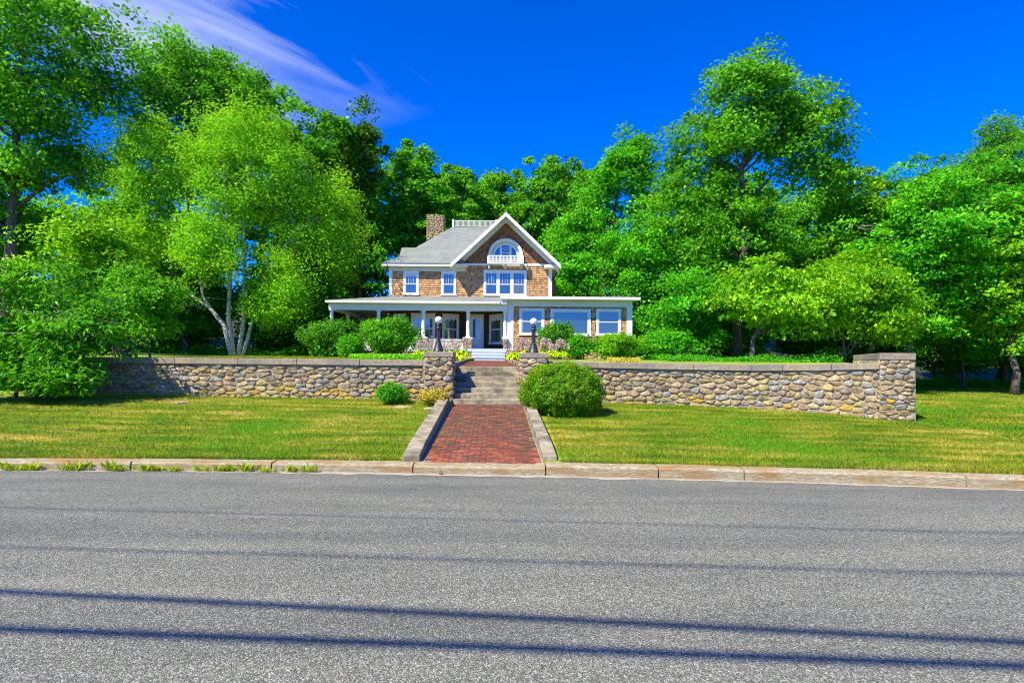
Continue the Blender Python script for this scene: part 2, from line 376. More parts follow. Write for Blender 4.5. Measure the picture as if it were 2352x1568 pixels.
MB().add([(-1500, -300, -.35), (1500, -300, -.35), (1500, 2600, -.35), (-1500, 2600, -.35)], [(0, 1, 2, 3)]).build('ground', M_ground)['kind'] = 'structure'
# road
xs = [i * 1.0 for i in range(-60, 61)]
V = [(x, -14, 0) for x in xs] + [(x, kerb_y(x) + .1, 0) for x in xs]; n = len(xs)
MB().add(V, [(i, i + 1, n + i + 1, n + i) for i in range(n - 1)]).build('road', M_road)['kind'] = 'structure'
# lawn in front of the wall (cut for the brick path) and beside its right-hand end
def lawn_strip(name, x0, x1, nx, ny, back):
    xs = [x0 + (x1 - x0) * i / nx for i in range(nx + 1)]; V = []
    for j in range(ny + 1):
        for x in xs:
            a = kerb_y(x) + .28; b = back(x); y = a + (b - a) * j / ny
            V.append((x, y, lawn_z(x, y)))
    n = nx + 1; me = bpy.data.meshes.new(name)
    me.from_pydata(V, [], [(j * n + i, j * n + i + 1, (j + 1) * n + i + 1, (j + 1) * n + i) for j in range(ny) for i in range(nx)])
    me.materials.append(M_lawn); me.polygons.foreach_set('use_smooth', [True] * len(me.polygons)); me.update()
    tag(link(bpy.data.objects.new(name, me)), kind='structure')
back = lambda x: lerp_tab(WALL_Y, x) + .2 if x < 10.9 else 60
lawn_strip('lawn', -60, -1.88, 110, 24, back)
lawn_strip('lawn', .575, 10.85, 40, 24, back)
lawn_strip('lawn', 10.9, 70, 60, 50, back)
# yard above the wall, hill behind the house
xs = sorted(set([-140, -100, -80, -60, -50] + [i * 1.0 for i in range(-42, 11)] + [-2.15, -2.11, .51, .55]))
ys = [17.52] + [17.6 + .4 * i for i in range(8)] + [21 + i for i in range(30)] + [52 + 4 * i for i in range(20)]
def yard_vert(V):
    return V
xs_n = [(x, 0) for x in xs] + [(10.6, 1), (12.4, 2)]
V = []
for y in ys:
    wy = 0
    for x, k in xs_n:
        if k == 0: X = x if x < 5 else 5 + (x - 5) / 5.6 * (yard_edge(y) - 5.4)
        elif k == 1: X = yard_edge(y) - .1
        else: X = yard_edge(y) + (.0 if y < 19.6 else 2.2)
        yy = max(y, lerp_tab(WALL_Y, X) + .22) if y < 21 else y
        V.append((X, yy, yard_z(X, yy) if k < 2 else .1))
n = len(xs_n)
me = bpy.data.meshes.new('yard'); me.from_pydata(V, [], [(j * n + i, j * n + i + 1, (j + 1) * n + i + 1, (j + 1) * n + i) for j in range(len(ys) - 1) for i in range(n - 1)])
me.materials.append(M_yard); me.update(); tag(link(bpy.data.objects.new('yard_ground', me)), kind='structure')

# wooded hillside behind the low lawn on the right
xs = [14 + 6 * i for i in range(30)]; ys = [45 + 5 * i for i in range(22)]
grid('hillside', xs, ys, lambda x, y: .2 + .17 * (y - 45), M_yard)
# kerb of granite blocks, with grit along the gutter
kerb = MB()
JX = [-60, -40, -25, -18, -14.2, -11.6, -9.1, -6.5, -4.1, -1.67, .58, 2.43, 3.8, 7.1, 9.6, 12.2, 16, 25, 40, 60]
base = MB()
for i in range(-60, 60):
    a, b = i * 1.0, i + 1.0
    base.hexa([(a, kerb_y(a) + .05, -.2), (b, kerb_y(b) + .05, -.2), (b, kerb_y(b) + .27, -.2), (a, kerb_y(a) + .27, -.2)], [(a, kerb_y(a) + .05, .06), (b, kerb_y(b) + .05, .06), (b, kerb_y(b) + .27, .06), (a, kerb_y(a) + .27, .06)])
kb = tag(base.build('kerb', M_mortar), kind='structure')
for a, b in zip(JX, JX[1:]):
    top = .15 if b < -1.6 else (.145 if b < .6 else .185)
    mb = MB(); m = max(2, int((b - a) / .4)); V = []
    rr = R.uniform(-.012, .012)
    for i in range(m + 1):
        x = a + .012 + (b - a - .024) * i / m; y = kerb_y(x) + rr + R.uniform(-.008, .008); t = top + R.uniform(-.006, .006)
        V += [(x, y, -.1), (x, y, t - .035), (x, y + .03, t), (x, y + .27, t + .01), (x, y + .30, -.1)]
    fs = []
    for i in range(m):
        for k in range(4): fs.append((i * 5 + k, (i + 1) * 5 + k, (i + 1) * 5 + k + 1, i * 5 + k + 1))
    fs += [(4, 3, 2, 1, 0), tuple(m * 5 + k for k in range(5))]
    mb.add(V, fs).build('kerb_stone', M_gran, kb)
mb = MB(); V = []; xx = [i * .25 for i in range(-60, 61)]
for x in xx: V += [(x, kerb_y(x) - .05 - .06 * R.random() - (.1 * R.random() if -4 < x < 2 else 0), .004), (x, kerb_y(x) + .04, .006)]
mb.add(V, [(2 * i, 2 * i + 2, 2 * i + 3, 2 * i + 1) for i in range(len(xx) - 1)]).build('gutter_grit', M_sand)['kind'] = 'structure'

# ------------------------------------------------------------------ fieldstone work
def clip(poly, px, py, nx, ny):
    out = []
    for i in range(len(poly)):
        a, b = poly[i], poly[(i + 1) % len(poly)]
        da = (a[0] - px) * nx + (a[1] - py) * ny; db = (b[0] - px) * nx + (b[1] - py) * ny
        if da <= 0: out.append(a)
        if da * db < 0:
            t = da / (da - db); out.append((a[0] + (b[0] - a[0]) * t, a[1] + (b[1] - a[1]) * t))
    return out
def stone_cells(L, H, rng, sw=.36, sh=.175, gap=.022):
    rows = max(2, round(H / sh)); seeds = []; v0 = 0
    hs = [rng.uniform(.7, 1.3) for _ in range(rows)]; k = H / sum(hs)
    for h in hs:
        h *= k; u = rng.uniform(-.6, 0) * sw
        while u < L:
            wd = sw * rng.choice((.45, .6, .8, 1.0, 1.1, 1.3, 1.7)) * rng.uniform(.85, 1.15)
            big = rng.random() < .12
            seeds.append((u + wd / 2, v0 + h / 2 + rng.uniform(-.32, .32) * h)); u += wd
            if rng.random() < .1: seeds.append((u, v0 + h * rng.random())); u += sw * .3
        v0 += h
    A = sw / sh * .85
    out = []
    for i, (x, y) in enumerate(seeds):
        poly = [(max(0, x - sw), max(0, y - sh * 1.6)), (min(L, x + sw), max(0, y - sh * 1.6)), (min(L, x + sw), min(H, y + sh * 1.6)), (max(0, x - sw), min(H, y + sh * 1.6))]
        if x < 0 or x > L: continue
        for j, (a, b) in enumerate(seeds):
            if j == i or abs(a - x) > 2.2 * sw or abs(b - y) > 3.2 * sh: continue
            # bisector in the stretched metric (u / A, v)
            nx, ny = (a - x) / A / A, (b - y)
            poly = clip(poly, (a + x) / 2, (b + y) / 2, nx, ny)
            if len(poly) < 3: break
        if len(poly) < 3: continue
        cx = sum(p[0] for p in poly) / len(poly); cy = sum(p[1] for p in poly) / len(poly)
        for _ in range(1):
            q = []
            for k_ in range(len(poly)):
                a, b = poly[k_], poly[(k_ + 1) % len(poly)]
                q += [(a[0] * .82 + b[0] * .18, a[1] * .82 + b[1] * .18), (a[0] * .18 + b[0] * .82, a[1] * .18 + b[1] * .82)]
            poly = q
        w_ = max(p[0] for p in poly) - min(p[0] for p in poly); h_ = max(p[1] for p in poly) - min(p[1] for p in poly)
        if w_ < .06 or h_ < .04: continue
        fx, fy = max(.5, 1 - gap * 1.1 / w_), max(.5, 1 - gap * 1.1 / h_)
        per = [0]
        P = [((p[0] - cx) * fx, (p[1] - cy) * fy) for p in poly]
        for k_ in range(len(P)): per.append(per[-1] + math.dist(P[k_], P[(k_ + 1) % len(P)]))
        Q = []
        for k_ in range(10):
            s_ = per[-1] * k_ / 10; j = max(i_ for i_ in range(len(P)) if per[i_] <= s_ + 1e-9); t = (s_ - per[j]) / max(1e-6, per[j + 1] - per[j])
            a, b = P[j], P[(j + 1) % len(P)]; Q.append((a[0] + (b[0] - a[0]) * t, a[1] + (b[1] - a[1]) * t))
        out.append((cx, cy, Q, w_, h_))
    return out
def stone_verts(cx, cy, Q, depth, fmap, rng):
    vs = []; tx, ty = rng.uniform(-.12, .12), rng.uniform(-.15, .15); h = depth * rng.uniform(.75, 1.25)
    for s_, d in ((1.0, -.008), (.94, h * .72), (.68, h)):
        for (x, y) in Q:
            j = 1 + rng.uniform(-.07, .06)
            vs.append(fmap(cx + x * s_ * j, cy + y * s_ * j, d + (x * tx + y * ty if d > 0 else 0) + (rng.uniform(-.006, .006) if d > 0 else 0)))
    vs.append(fmap(cx, cy, h * 1.1)); n = len(Q); fs = []
    for r in (0, 1):
        for i in range(n): fs.append((r * n + i, r * n + (i + 1) % n, (r + 1) * n + (i + 1) % n, (r + 1) * n + i))
    for i in range(n): fs.append((2 * n + i, 2 * n + (i + 1) % n, 3 * n))
    return vs, fs
def lay_stones(parent, L, H, fmap, seed, sw=.335, sh=.13, depth=.038, gold=.62, joined=None, pick=None, gap=.014):
    rng = random.Random(seed)
    for cx, cy, Q, w_, h_ in stone_cells(L, H, rng, sw, sh, gap):
        vs, fs = stone_verts(cx, cy, Q, depth, fmap, rng)
        if joined is not None: joined.add(vs, fs); continue
        low = cy / H
        if pick: m = pick(rng)
        elif low < .38 and rng.random() < gold * (1 - low * 1.6): m = STONE[3] if rng.random() < .55 else STONE[6]
        else: m = STONE[rng.choices((0, 1, 2, 4, 5, 6), (5, 5, 4, 2, 4, 2))[0]]
        mb = MB(); mb.add(vs, fs); mb.build('stone', m, parent, smooth=rng.random() < .35)
def curve_wall(name, label, x0, x1, seed, caps):
    """retaining wall that follows WALL_Y between x0 and x1"""
    N = 40; xs = [x0 + (x1 - x0) * i / N for i in range(N + 1)]
    pts = [Vector((x, lerp_tab(WALL_Y, x), 0)) for x in xs]; acc = [0]
    for a, b in zip(pts, pts[1:]): acc.append(acc[-1] + (b - a).length)
    L = acc[-1]
    def P(u):
        t = max(0, min(L, u)); j = min(N - 1, max(i for i in range(N + 1) if acc[i] <= t + 1e-9)); k = (t - acc[j]) / (acc[j + 1] - acc[j])
        p = pts[j].lerp(pts[j + 1], k); d = (pts[min(N, j + 2)] - pts[max(0, j - 1)]).normalized(); return p, Vector((d.y, -d.x, 0)), d
    V = []
    for j in range(N + 1):
        p, nn, _ = P(acc[j]); zb = lerp_tab(BASE_Z, p.x) - .25; zt = lerp_tab(CAP_Z, p.x) - .17
        q = p - nn * .42
        V += [(p.x, p.y, zb), (p.x, p.y, zt), (q.x, q.y, zt), (q.x, q.y, zb)]
    fs = [(4 * j + k, 4 * j + 4 + k, 4 * j + 4 + (k + 1) % 4, 4 * j + (k + 1) % 4) for j in range(N) for k in range(4)] + [(0, 1, 2, 3), (4 * N + 3, 4 * N + 2, 4 * N + 1, 4 * N)]
    core = MB().add(V, fs).build(name, M_mortar); tag(core, label, 'stone wall')
    H = 1.1
    def fmap(u, v, d):
        p, nn, _ = P(u); zb = lerp_tab(BASE_Z, p.x) - .06; zt = lerp_tab(CAP_Z, p.x) - .185; q = p + nn * d
        return (q.x, q.y, zb + (zt - zb) * v / H)
    lay_stones(core, L, H, fmap, seed)
    for a, b in zip(caps, caps[1:]):
        ua = (a - x0) / (x1 - x0) * L + .006; ub = (b - x0) / (x1 - x0) * L - .006; k = 5; V = []
        for i in range(k + 1):
            p, nn, _ = P(ua + (ub - ua) * i / k); zt = lerp_tab(CAP_Z, p.x); f_, g_ = p + nn * .09, p - nn * .47
            V += [(f_.x, f_.y, zt - .185), (f_.x, f_.y, zt), (g_.x, g_.y, zt), (g_.x, g_.y, zt - .185)]
        fs = [(4 * i + m, 4 * i + 4 + m, 4 * i + 4 + (m + 1) % 4, 4 * i + (m + 1) % 4) for i in range(k) for m in range(4)] + [(0, 1, 2, 3), (4 * k + 3, 4 * k + 2, 4 * k + 1, 4 * k)]
        MB().add(V, fs).build('cap_stone', M_cap, core, bevel=.012)
    return core
curve_wall('stone_wall', 'long fieldstone retaining wall left of the steps with flat concrete cap', -13.4, -2.62, 3, [-13.4, -12, -10.3, -8.35, -6.55, -4.62, -2.62])
curve_wall('stone_wall', 'curved fieldstone retaining wall right of the steps with flat concrete cap', 1.02, 10.25, 5, [1.02, 2.6, 4.05, 5.4, 7.0, 7.85, 9.1, 10.25])

def pier(name, label, foot, z0, z1, cap, seed, cat='pillar', faces=None, sh=.185):
    """stone pier on a four-cornered footprint, corners counter-clockwise from front left"""
    f = [Vector((x, y, 0)) for x, y in foot]; c = sum(f, Vector()) / 4
    core = MB().hexa([(p.x, p.y, z0 - .3) for p in f], [(c.x + (p.x - c.x) * .97, c.y + (p.y - c.y) * .97, z1 - cap) for p in f]).build(name, M_mortar)
    tag(core, label, cat)
    for k in (faces or range(4)):
        a, b = f[k], f[(k + 1) % 4]; d = (b - a); L = d.length; d.normalize(); nn = Vector((d.y, -d.x, 0)); H = z1 - cap - z0 + .05
        def fmap(u, v, dd, a=a, d=d, nn=nn):
            t = 1 - .03 * (v / H); p = a + d * u + nn * dd; p = c + (p - c) * t
            return (p.x, p.y, z0 - .05 + v)
        lay_stones(core, L, H, fmap, seed * 10 + k, sw=.36, sh=.14, gold=.3)
    e = .045
    lo = []
    for k in range(4):
        p = f[k]; q = (p - c); q = c + q * .97 + q.normalized() * e; lo.append(q)
    MB().hexa([(p.x, p.y, z1 - cap + .002) for p in lo], [(p.x, p.y, z1) for p in lo]).build('cap_stone', M_cap, core, bevel=.014)
    return core
pier('gate_pillar', 'stone gate pillar left of the concrete steps carrying a lamp post', [(-2.63, 16.98), (-1.77, 17.02), (-1.79, 17.95), (-2.65, 17.9)], .72, 2.2, .16, 4)
pier('gate_pillar', 'stone gate pillar right of the concrete steps carrying a lamp post, behind the yew', [(.27, 17.25), (1.08, 17.28), (1.06, 18.15), (.25, 18.12)], .68, 2.19, .16, 6)
pier('end_pillar', 'stone return pier closing the right end of the curved wall', [(10.18, 15.75), (11.16, 15.7), (12.9, 19.4), (11.75, 19.6)], .34, 2.24, .19, 8, sh=.165, faces=(0, 3))

# ------------------------------------------------------------------ steps, path, landing
SK = -.040                                   # the path runs slightly to the left as it goes back
def pcx(y): return -.505 + SK * (y - 9.6) * .75 if y < 17 else -.727 + SK * (y - 17)
PW = 1.02
steps = empty('concrete_steps', (pcx(17.8), 17.8, .63), 'flight of seven worn concrete steps between the two gate pillars', 'steps')
inv = -Vector(steps.location)
for k in range(7):
    y0 = 16.98 + .27 * k; z1 = .633 + .16 * (k + 1); y1 = y0 + .29 if k < 6 else y0 + .34; c = pcx(y0)
    mb = MB().box(c - 1.02 + inv.x, c + 1.03 + inv.x, y0 + inv.y, y1 + inv.y, z1 - .18 - .3 + inv.z, z1 + inv.z)
    mb.build('step', M_conc, steps, bevel=.018)
def path_z(y): return .145 + (.64 - .145) * max(0, min(1, (y - 9.9) / 7.1))
bed = MB(); V = []; ys = [9.84 + .24 * i for i in range(31)]
for y in ys: V += [(pcx(y) - 1.3, y, path_z(y) - .014), (pcx(y) + 1.25, y, path_z(y) - .014)]
pathb = bed.add(V, [(2 * i, 2 * i + 1, 2 * i + 3, 2 * i + 2) for i in range(len(ys) - 1)]).build('brick_path', M_mortar); pathb['kind'] = 'structure'
BL, BW = .218, .098
def brick_mesh(i):
    mb = MB(); r = random.Random(i); a, b, h = BL / 2 - .006, BW / 2 - .006, .05
    j = lambda: r.uniform(-.004, .004)
    lo = [(-a, -b, -h), (a, -b, -h), (a, b, -h), (-a, b, -h)]; mid = [(x * 1.0 + j(), y + j(), -.008) for x, y, _ in lo]; hi = [(x * .955, y * .9, j() * .6) for x, y, _ in lo]
    mb.add(lo + mid + hi, [(0, 1, 5, 4), (1, 2, 6, 5), (2, 3, 7, 6), (3, 0, 4, 7), (4, 5, 9, 8), (5, 6, 10, 9), (6, 7, 11, 10), (7, 4, 8, 11), (8, 9, 10, 11)])
    return mb
BM = [brick_mesh(i).mesh('brick', BRICK[i % 4]) for i in range(12)]
count = 0; rest = {i: MB() for i in range(4)}
rows = int((16.95 - 9.88) / BW)
for r in range(rows):
    y = 9.90 + r * BW; k = 0; off = (BL / 2 if r % 2 else 0)
    x = -PW - off
    while x < PW:
        cx = x + BL / 2
        if -PW + .02 < cx < PW - .02:
            sc = 1.0; p = Vector((pcx(y) + cx, y + BW / 2, path_z(y + BW / 2) + R.uniform(-.006, .006) + .01))
            wgt = (5, 1, 8, 1) if y < 10.7 else ((5, 3, 3, 2) if y < 12 else (2, 5, 1, 4))
            mi = R.choices(range(4), wgt)[0]
            if count < 300:
                o = put('brick', BM[mi + 4 * R.randrange(3)], pathb, p, R.uniform(-.02, .02)); o.rotation_euler = (R.uniform(-.02, .04), R.uniform(-.02, .02), R.uniform(-.02, .02)); count += 1
            else:
                b = brick_mesh(mi + 4 * R.randrange(3)); a = R.uniform(-.025, .025); t = R.uniform(-.03, .03)
                rest[mi].add([(p.x + vx - a * vy, p.y + vy + a * vx, p.z + vz + t * vx) for vx, vy, vz in b.v], b.f)
        x += BL
for i, b in rest.items(): b.build('far_bricks', BRICK[i], pathb)['kind'] = 'stuff'
# side kerbs of the path
for label, xa0, xa1, xb0, xb1, yb in (('sloping concrete kerb along the left edge of the brick path', -1.93, -1.60, -2.16, -1.83, 16.9), ('sloping concrete kerb along the right edge of the brick path', .55, .82, .31, .60, 17.1)):
    y0 = 10.02; mb = MB(); m = 8; V = []
    for i in range(m + 1):
        t = i / m; y = y0 + (yb - y0) * t; a = xa0 + (xb0 - xa0) * t; b = xa1 + (xb1 - xa1) * t; z = path_z(y) + .15 + .09 * t + R.uniform(-.004, .004)
        if i == 0: z -= .05
        V += [(a, y, -.1), (a + .015, y, z), (b - .012, y, z), (b, y, -.1)]
    fs = [(4 * i + k, 4 * i + k + 1, 4 * i + 5 + k, 4 * i + 4 + k) for i in range(m) for k in range(3)] + [(3, 2, 1, 0), (4 * m, 4 * m + 1, 4 * m + 2, 4 * m + 3)]
    tag(mb.add(V, fs).build('path_kerb', M_conc, bevel=.015), label, 'kerb')
# landing between the steps and the porch
def land_z(y): return 1.752 + .235 * (y - 18.9) / 12.8
ys = [18.85 + .9 * i for i in range(15)]; V = []
for y in ys: V += [(pcx(y) - 1.03, y, land_z(y) - .02), (pcx(y) + 1.03, y, land_z(y) - .02)]
land = MB().add(V, [(2 * i, 2 * i + 1, 2 * i + 3, 2 * i + 2) for i in range(len(ys) - 1)]).build('landing_path', M_mortar); land['kind'] = 'structure'
rest = {i: MB() for i in range(4)}
for r in range(int(12.5 / BW)):
    y = 18.95 + r * BW; x = -1.02 - (BL / 2 if r % 2 else 0)
    while x < 1.02:
        cx = x + BL / 2
        if -1.0 < cx < 1.0:
            p = (pcx(y) + cx, y + BW / 2, land_z(y) + R.uniform(-.003, .003) + .003); mi = R.choices(range(4), (3, 5, 2, 2))[0]; b = brick_mesh(mi)
            rest[mi].add([(p[0] + vx, p[1] + vy, p[2] + vz) for vx, vy, vz in b.v], b.f)
        x += BL
for i, b in rest.items(): b.build('paving_bricks', BRICK[i], land)['kind'] = 'stuff'
for s, label in ((-1, 'low dark kerb along the left side of the upper brick landing'), (1, 'low pale kerb along the right side of the upper brick landing')):
    V = []; ys = [18.0, 20, 24, 28, 31.5]
    for y in ys:
        a = pcx(y) + s * 1.03; b = a + s * .16; z = max(land_z(y), 1.75) + .13; a, b = min(a, b), max(a, b)
        V += [(a, y, 1.1), (a, y, z), (b, y, z), (b, y, 1.1)]
    m = len(ys) - 1
    fs = [(4 * i + k, 4 * i + k + 1, 4 * i + 5 + k, 4 * i + 4 + k) for i in range(m) for k in range(3)] + [(3, 2, 1, 0), (4 * m, 4 * m + 1, 4 * m + 2, 4 * m + 3)]
    tag(MB().add(V, fs).build('landing_kerb', M_conc, bevel=.012), label, 'kerb')
# soil of the flower beds beside the landing
for s in (-1, 1):
    V = []
    for y in (18.15, 22, 27, 31.6):
        a = pcx(y) + s * 1.18; b = -2.3 if s < 0 else .75
        if s < 0 and y > 30: b = -2.9
        V += [(a, y, max(land_z(y), 1.75) + .06), (b, y, yard_z(b, y) + .03)]
    fs = [(2 * i, 2 * i + 1, 2 * i + 3, 2 * i + 2) if s > 0 else (2 * i + 1, 2 * i, 2 * i + 2, 2 * i + 3) for i in range(3)]
    tag(MB().add(V, fs).build('planting_bed', M_soil), kind='structure')

# ------------------------------------------------------------------ lamp posts
def lamp(loc, label):
    t = empty('lamp_post', loc, label, 'lamp post', 'lamp posts on the gate pillars')
    MB().lathe([(.165, 0), (.165, .035), (.15, .045), (.15, .085), (.135, .10), (.125, .16), (.10, .22), (.085, .26), (.088, .28), (.07, .30)], 20).build('base', M_iron, t, True)
    mb = MB().lathe([(.066, .29), (.058, .50), (.055, .66), (.058, .70), (.062, .71)], 16)
    for i in range(8):
        a = 2 * math.pi * i / 8; mb.box(.058 * math.cos(a) - .006, .058 * math.cos(a) + .006, .058 * math.sin(a) - .006, .058 * math.sin(a) + .006, .34, .66)
    mb.build('shaft', M_iron, t)
    MB().lathe([(.062, .70), (.085, .72), (.088, .745), (.062, .76), (.06, .79), (.075, .805), (.082, .83), (.07, .85), (.055, .865), (.06, .885)], 18).build('collar', M_iron, t, True)
    r = .115; MB().lathe([(max(.01, r * math.sin(math.pi * i / 14)), .98 - r * math.cos(math.pi * i / 14)) for i in range(15)], 24).build('globe', M_globe, t, True)
lamp((-2.26, 17.45, 2.2), 'black iron lamp post with white globe on the left gate pillar')
lamp((.665, 17.72, 2.19), 'black iron lamp post with white globe on the right gate pillar')

# ------------------------------------------------------------------ overhead cables (their shadows cross the road)
def cable(z, a, b, rad, label):
    k = z / -SUN.z; o = Vector((SUN.x * k, SUN.y * k, 0)); a, b = Vector((*a, 0)) - o, Vector((*b, 0)) - o; d = (b - a)
    pts = []
    for i in range(41):
        t = -4 + 9 * i / 40; p = a + d * t; p.z = z + .02 * ((t - .5) ** 2); pts.append(p)
    tag(MB().tube(pts, [rad] * 41, 8).build('overhead_cable', M_wire, smooth=True), label, 'cable', 'cables above the road')
cable(9.6, (-4.17, 4.64), (3.53, 3.92), .045, 'thick overhead cable casting the farther of the two dark shadow lines on the road')
cable(9.4, (-3.6, 4.0), (3.25, 3.61), .049, 'thick overhead cable casting the nearest dark shadow line on the road')
cable(9.0, (-5.17, 5.74), (4.67, 5.19), .016, 'thin overhead wire casting a faint line across the middle of the road')
cable(9.4, (-6.5, 7.26), (5.8, 6.47), .013, 'thin overhead wire casting the faintest line, nearest the kerb')

# ------------------------------------------------------------------ house
WY, GY, PY = 35.6, 33.0, 33.0
house = empty('shingled_house', (-2.4, WY, 2.0), 'two-storey shingled house with grey roof, white trim, columned porch and flat-roofed sunroom', 'house')
HO = Vector(house.location)
class HB(MB):
    def part(s, name, m, parent=house, smooth=False, bevel=0.0):
        o = s.build(name, m, None, smooth, bevel)
        o.parent = parent
        if parent is house: o.matrix_parent_inverse = Matrix.Translation(-HO)
        else: o.matrix_parent_inverse = (Matrix.Translation(HO) @ parent.matrix_parent_inverse @ parent.matrix_basis).inverted()
        return o
def shingles(x0, x1, z0, z1, y, holes, seed, clipx=None, row=.138, inset=None):
    """rows of split shingles on a wall plane facing -y; faces as (n, 4, 3)"""
    r = random.Random(seed); out = []; tint = []
    z = z0; k = 0
    while z < z1 - .02:
        zt = min(z + row, z1); a, b = (x0, x1) if clipx is None else clipx((z + zt) / 2)
        x = a - r.random() * .1
        while x < b:
            wd = r.uniform(.075, .17); xa, xb = max(a, x), min(b, x + wd - .007); x += wd
            if xb - xa < .02: continue
            zm = (z + zt) / 2; xm = (xa + xb) / 2
            if any(h[0] < xm < h[1] and h[2] < zm < h[3] for h in holes if len(h) == 4): continue
            if any(math.hypot(xm - h[0], zm - h[1]) < h[2] and zm > h[1] for h in holes if len(h) == 3): continue
            p = .042 + r.uniform(-.008, .008); d = r.uniform(-.008, .008)
            out.append([(xa, y - p, z + d), (xb, y - p, z + d), (xb, y - .006, zt + .012), (xa, y - .006, zt + .012)])
            out.append([(xa, y, z + d), (xb, y, z + d), (xb, y - p, z + d), (xa, y - p, z + d)])
            t = r.random(); tint += [t, t]
        z += row
    return np.array(out), np.array(tint)
def add_shingles(name, m, *a, **k):
    V, t = shingles(*a, **k)
    rz = k.get('rz')
    o = put(name, quad_mesh(name, V, m, t), house); o.matrix_parent_inverse = Matrix.Translation(-HO); o['kind'] = 'stuff'; return o

# main body
HB().box(-7.7, 2.43, WY + .002, 44.6, 1.7, 8.0).prism_y([(-3.5, 7.99), (2.5, 7.99), (-.44, 10.85)], WY + .003, 40).part('wall', M_core)
wins = [(-6.83, -5.87, 6.08, 7.55), (-4.48, -3.52, 6.06, 7.55), (-1.82, .87, 6.07, 7.66)]
add_shingles('upper_wall_shingles', M_shing, -7.52, 2.24, 5.98, 8.0, WY, wins, 1)
ARC = (-.45, 8.52, 1.08)
add_shingles('gable_shingles', M_gshing, -3.5, 2.5, 8.05, 10.9, WY, [ARC, (-1.55, .65, 7.9, 8.53)], 2, clipx=lambda z: (-.44 - (10.9 - z) * 1.03, -.44 + (10.9 - z) * 1.03))
def side_shingles(name, m, x, y0, y1, z0, z1, seed, sgn):
    V, t = shingles(y0, y1, z0, z1, 0, [], seed); W = np.empty_like(V); W[..., 0] = x - sgn * V[..., 1]; W[..., 1] = V[..., 0]; W[..., 2] = V[..., 2]
    o = put(name, quad_mesh(name, W, m, t), house); o.matrix_parent_inverse = Matrix.Translation(-HO); o['kind'] = 'stuff'
side_shingles('left_wall_shingles', M_shing, -7.7, WY + .1, 44.5, 2.6, 7.9, 3, -1)
side_shingles('right_wall_shingles', M_shing, 2.43, WY + .1, 44.5, 2.6, 7.9, 4, 1)
HB().box(2.45, 2.95, 38.6, 41.5, 2.0, 7.5).part('side_bay', M_shing)
for a, b in ((-7.73, -7.52), (2.24, 2.46)): HB().box(a, b, WY - .05, WY + .2, 5.9, 7.9).part('corner_board', M_trim)
HB().box(-7.75, -2.9, WY - .055, WY + .01, 7.55, 7.86).part('frieze_board', M_cream)
HB().box(-3.35, 2.3, WY - .07, WY + .01, 7.92, 8.06).part('belt_board', M_trim, bevel=.01)

# main hip roof with flared eaves, flat deck on top
def ring(x0, x1, y0, y1, z): return [(x0, y0, z), (x1, y0, z), (x1, y1, z), (x0, y1, z)]
def ringg(x0, x1, y0, y1, z, xf): return [(x0, y0, z), (xf, y0, z), (x1, y1, z), (x0, y1, z)]
rings = [ringg(-8.14, 2.86, 35.1, 45.1, 7.95, -3.3), ringg(-8.14, 2.86, 35.1, 45.1, 8.0, -3.3), ringg(-7.5, 2.2, 35.75, 44.4, 8.36, -2.95), ringg(-6.75, 1.5, 36.5, 43.7, 8.92, -2.35), ringg(-4.22, -1.05, 39.15, 41.1, 11.15, -.7)]
V = [v for r_ in rings for v in r_]
fs = [(4 * j + k, 4 * j + (k + 1) % 4, 4 * j + 4 + (k + 1) % 4, 4 * j + 4 + k) for j in range(4) for k in range(4)] + [(3, 2, 1, 0), (16, 17, 18, 19)]
roof = HB().add(V, fs).part('roof', M_roof)
for q_ in ((-8.1, -2.85, 35.13, 35.2, 7.80, 7.945), (-8.1, -8.03, 35.2, 45, 7.80, 7.945), (2.75, 2.82, 35.2, 45, 7.80, 7.945)): HB().box(*q_).part('fascia', M_trim)
for q_ in ((-8.02, -2.87, 35.2, WY - .06, 7.84, 7.87), (-8.02, -7.72, WY - .06, 45, 7.84, 7.87), (2.47, 2.75, 35.2, 45, 7.84, 7.87)): HB().box(*q_).part('soffit', M_cream)
# corner return at the right-hand eave
HB().box(1.95, 2.84, 34.9, WY - .02, 7.72, 7.9).part('cornice_return', M_trim, bevel=.01)
HB().box(-3.6, -2.78, 34.95, WY - .02, 7.8, 7.93).part('cornice_return', M_trim, bevel=.01)
# front gable roof
PK = (-.44, 11.02)
for s, ex in ((-1, -3.78), (1, 2.9)):
    ez = 7.88; dx, dz = ex - PK[0], ez - PK[1]; ln = math.hypot(dx, dz); nx, nz_ = (dz / ln * s * -1, abs(dx) / ln)
    a = Vector((PK[0], PK[1])); b = Vector((ex, ez)); off = Vector((s * abs(dz) / ln, abs(dx) / ln))
    def slab(t0, t1, y0, y1):
        p = [a - Vector((0, t0)), b - off * t0 * .0 - Vector((0, t0)), b - Vector((0, t1)), a - Vector((0, t1))]
        lo = [(q.x, y0, q.y) for q in p]; hi = [(q.x, y1, q.y) for q in p]
        m = HB()
        m.hexa(lo, hi) if s < 0 else m.hexa(hi, lo)
        return m
    slab(-.02, .12, 34.62, 45.0).part('gable_roof', M_roof)
    slab(.0, .25, 34.56, 34.617).part('bargeboard', M_trim)
    slab(.123, .16, 34.62, WY).part('gable_soffit', M_trim)
    slab(.163, .40, WY - .06, WY + .01).part('rake_frieze', M_trim)
HB().prism_y([(-.75, 10.42), (-.13, 10.42), (-.44, 10.75)], 34.9, 34.95).part('peak_block', M_cream)
